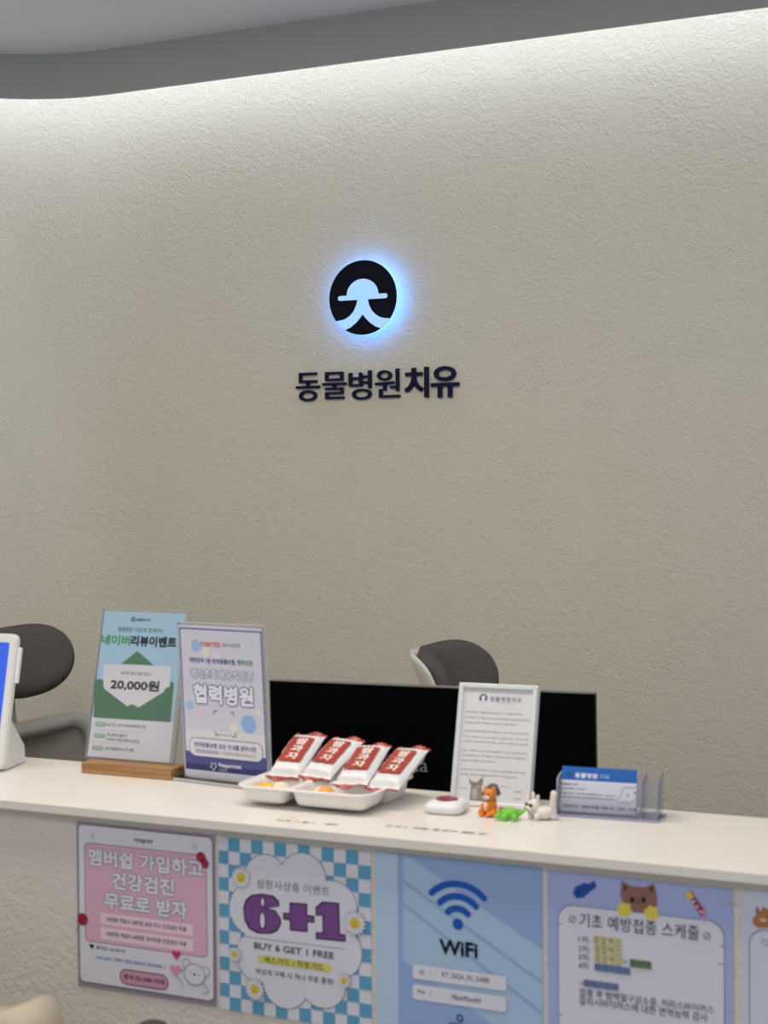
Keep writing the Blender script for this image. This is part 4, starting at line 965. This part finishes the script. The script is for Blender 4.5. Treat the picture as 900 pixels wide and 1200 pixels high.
def office_chair(loc, yaw, label, head_pitch=26, back_pitch=16, hz=1.110):
    """faces -y in its own frame"""
    t = thing('office_chair', label, 'chair', loc, (0, 0, yaw), 'grey office chairs behind the counter')
    def place(o, pos, pitch): o.location = pos; o.rotation_euler = (R_(-pitch), 0, 0); return o
    bm = bmesh.new(); curved_pad(bm, .165, R_(51), .165, .042); place(obj('headrest', bm, FABRIC, t), (0, .20, hz), head_pitch)
    bm = bmesh.new(); curved_pad(bm, .188, R_(48), .155, .014); place(obj('headrest_shell', bm, LGREYP, t), (0, .221, hz - .002), head_pitch)
    bm = bmesh.new(); tube(bm, [(0, .225, hz - .03), (0, .215, hz - .12), (0, .185, hz - .30)], [.016, .014, .016], 12); obj('headrest_strut', bm, GREYP, t)
    # backrest frame: bent loop
    bm = bmesh.new(); Rb = .36; pts = []
    for x, z in rrect(-.225, -.25, .225, .25, .045, 6):
        a = x / Rb; pts.append((math.sin(a) * Rb, math.cos(a) * Rb - Rb, z))
    tube(bm, pts, .019, 10, closed=True); place(obj('backrest_frame', bm, GREYP, t), (0, .17, .708), back_pitch)
    bm = bmesh.new(); g = [[bm.verts.new((math.sin(x / Rb) * Rb, math.cos(x / Rb) * Rb - Rb, z)) for z in [-.245 + .49 * j / 10 for j in range(11)]] for x in [-.218 + .436 * i / 16 for i in range(17)]]
    for i in range(16):
        for j in range(10): bm.faces.new((g[i][j], g[i + 1][j], g[i + 1][j + 1], g[i][j + 1])).smooth = True
    bmesh.ops.solidify(bm, geom=list(bm.faces), thickness=.003)
    place(obj('backrest_mesh', bm, mat('grey_mesh', (176, 172, 167), 0.9, noise=0.25, nscale=500), t), (0, .17, .708), back_pitch)
    bm = bmesh.new(); box(bm, (-.235, -.26, .445), (.235, .20, .505), .025, 4); obj('seat', bm, FABRIC, t, True)
    bm = bmesh.new(); tube(bm, [(0, .05, .43), (0, .2, .44), (0, .235, .52), (0, .20, .62)], [.03, .026, .024, .022], 10); obj('back_bracket', bm, GREYP, t)
    for sx in (-1, 1):
        bm = bmesh.new(); tube(bm, [(sx * .18, 0, .44), (sx * .275, 0, .46), (sx * .285, 0, .64)], .014, 10); box(bm, (sx * .285 - .035, -.13, .64), (sx * .285 + .035, .11, .665), .01, 3); obj('armrest', bm, GREYP, t)
    bm = bmesh.new(); tube(bm, [(0, 0, .10), (0, 0, .445)], .026, 16); obj('gas_column', bm, GREYP, t)
    for k in range(5):
        a = k * 2 * math.pi / 5 + .3; bm = bmesh.new(); tube(bm, [(.02 * math.cos(a), .02 * math.sin(a), .115), (.29 * math.cos(a), .29 * math.sin(a), .075)], [.026, .015], 8); leg = obj('base_leg', bm, GREYP, t)
        bm = bmesh.new(); d = Vector((-math.sin(a), math.cos(a), 0)) * .018; cpt = Vector((.285 * math.cos(a), .285 * math.sin(a), .0305)); tube(bm, [cpt - d, cpt + d], .03, 18); tube(bm, [cpt, cpt + Vector((0, 0, .045))], .007, 8); obj('caster', bm, BLACKP, leg)
    return t
office_chair((-1.905, 2.68, 0), R_(86), 'grey office chair at left, its mesh back beside the terminal')
office_chair((-0.90, 2.70, 0), R_(90), 'grey office chair whose headrest peeks over the black monitor')

# ================================================================ FOREGROUND EDGES
CREAM = mat('cream_upholstery', (192, 180, 160), 0.8, spec=0.2, noise=0.05, nscale=30, bump=0.15, bscale=200, bdist=0.001)
t = thing('armchair', 'cream upholstered armchair, only its rounded back corner in view', 'armchair', (-1.30, 1.1, 0))
bm = bmesh.new()
sil = [(-.36, .30), (.275, .30), (.288, .60), (.286, .80), (.281, .888), (.272, .915), (.258, .929), (.243, .9275), (.228, .919), (.205, .911), (.15, .905), (-.1, .905), (-.26, .908), (-.30, .920), (-.33, .928), (-.348, .915), (-.36, .88)]
extrude_poly(bm, [(x, .19, z) for x, z in sil], (0, .12, 0)); bmesh.ops.recalc_face_normals(bm, faces=bm.faces)
bmesh.ops.bevel(bm, geom=[e for e in bm.edges if abs(e.verts[0].co.y - e.verts[1].co.y) < 1e-6], offset=.02, segments=4, affect='EDGES'); obj('backrest', bm, CREAM, t, True)
bm = bmesh.new(); box(bm, (-.26, -.33, .22), (.20, .19, .43), .04, 4); obj('seat', bm, CREAM, t, True)
for sx in (-1, 1): bm = bmesh.new(); box(bm, (-.036 + sx * .27 - .045, -.33, .12), (-.036 + sx * .27 + .045, .195, .62), .035, 4); obj('armrest', bm, CREAM, t, True)
for x in (-.3, .24):
    for y in (-.28, .27): bm = bmesh.new(); lathe(bm, [(0, 0), (.014, 0), (.022, .14), (.022, .34), (0, .34)], 14, (x, y, 0)); obj('leg', bm, WOODM, t)
c = on_y(178.5, 1196.3, 1.45); t = thing('stand_pole', 'dark round topped pole at the bottom edge, below the pink poster', 'pole', (c.x, 1.45, 0))
bm = bmesh.new(); lathe(bm, [(0, 0), (.11, 0), (.11, .012), (.02, .02), (.011, .03), (.011, c.z - .03)], 32); obj('pole_and_foot', bm, mat('dark_metal', (72, 68, 68), 0.4, metal=0.3, noise=0.05), t)
bm = bmesh.new(); lathe(bm, [(.011, c.z - .035), (.016, c.z - .025), (.018, c.z - .012), (.0155, c.z - .004), (.008, c.z - .0008), (0, c.z)], 28); obj('rounded_cap', bm, mat('dark_cap', (66, 62, 62), 0.45, noise=0.05), t)
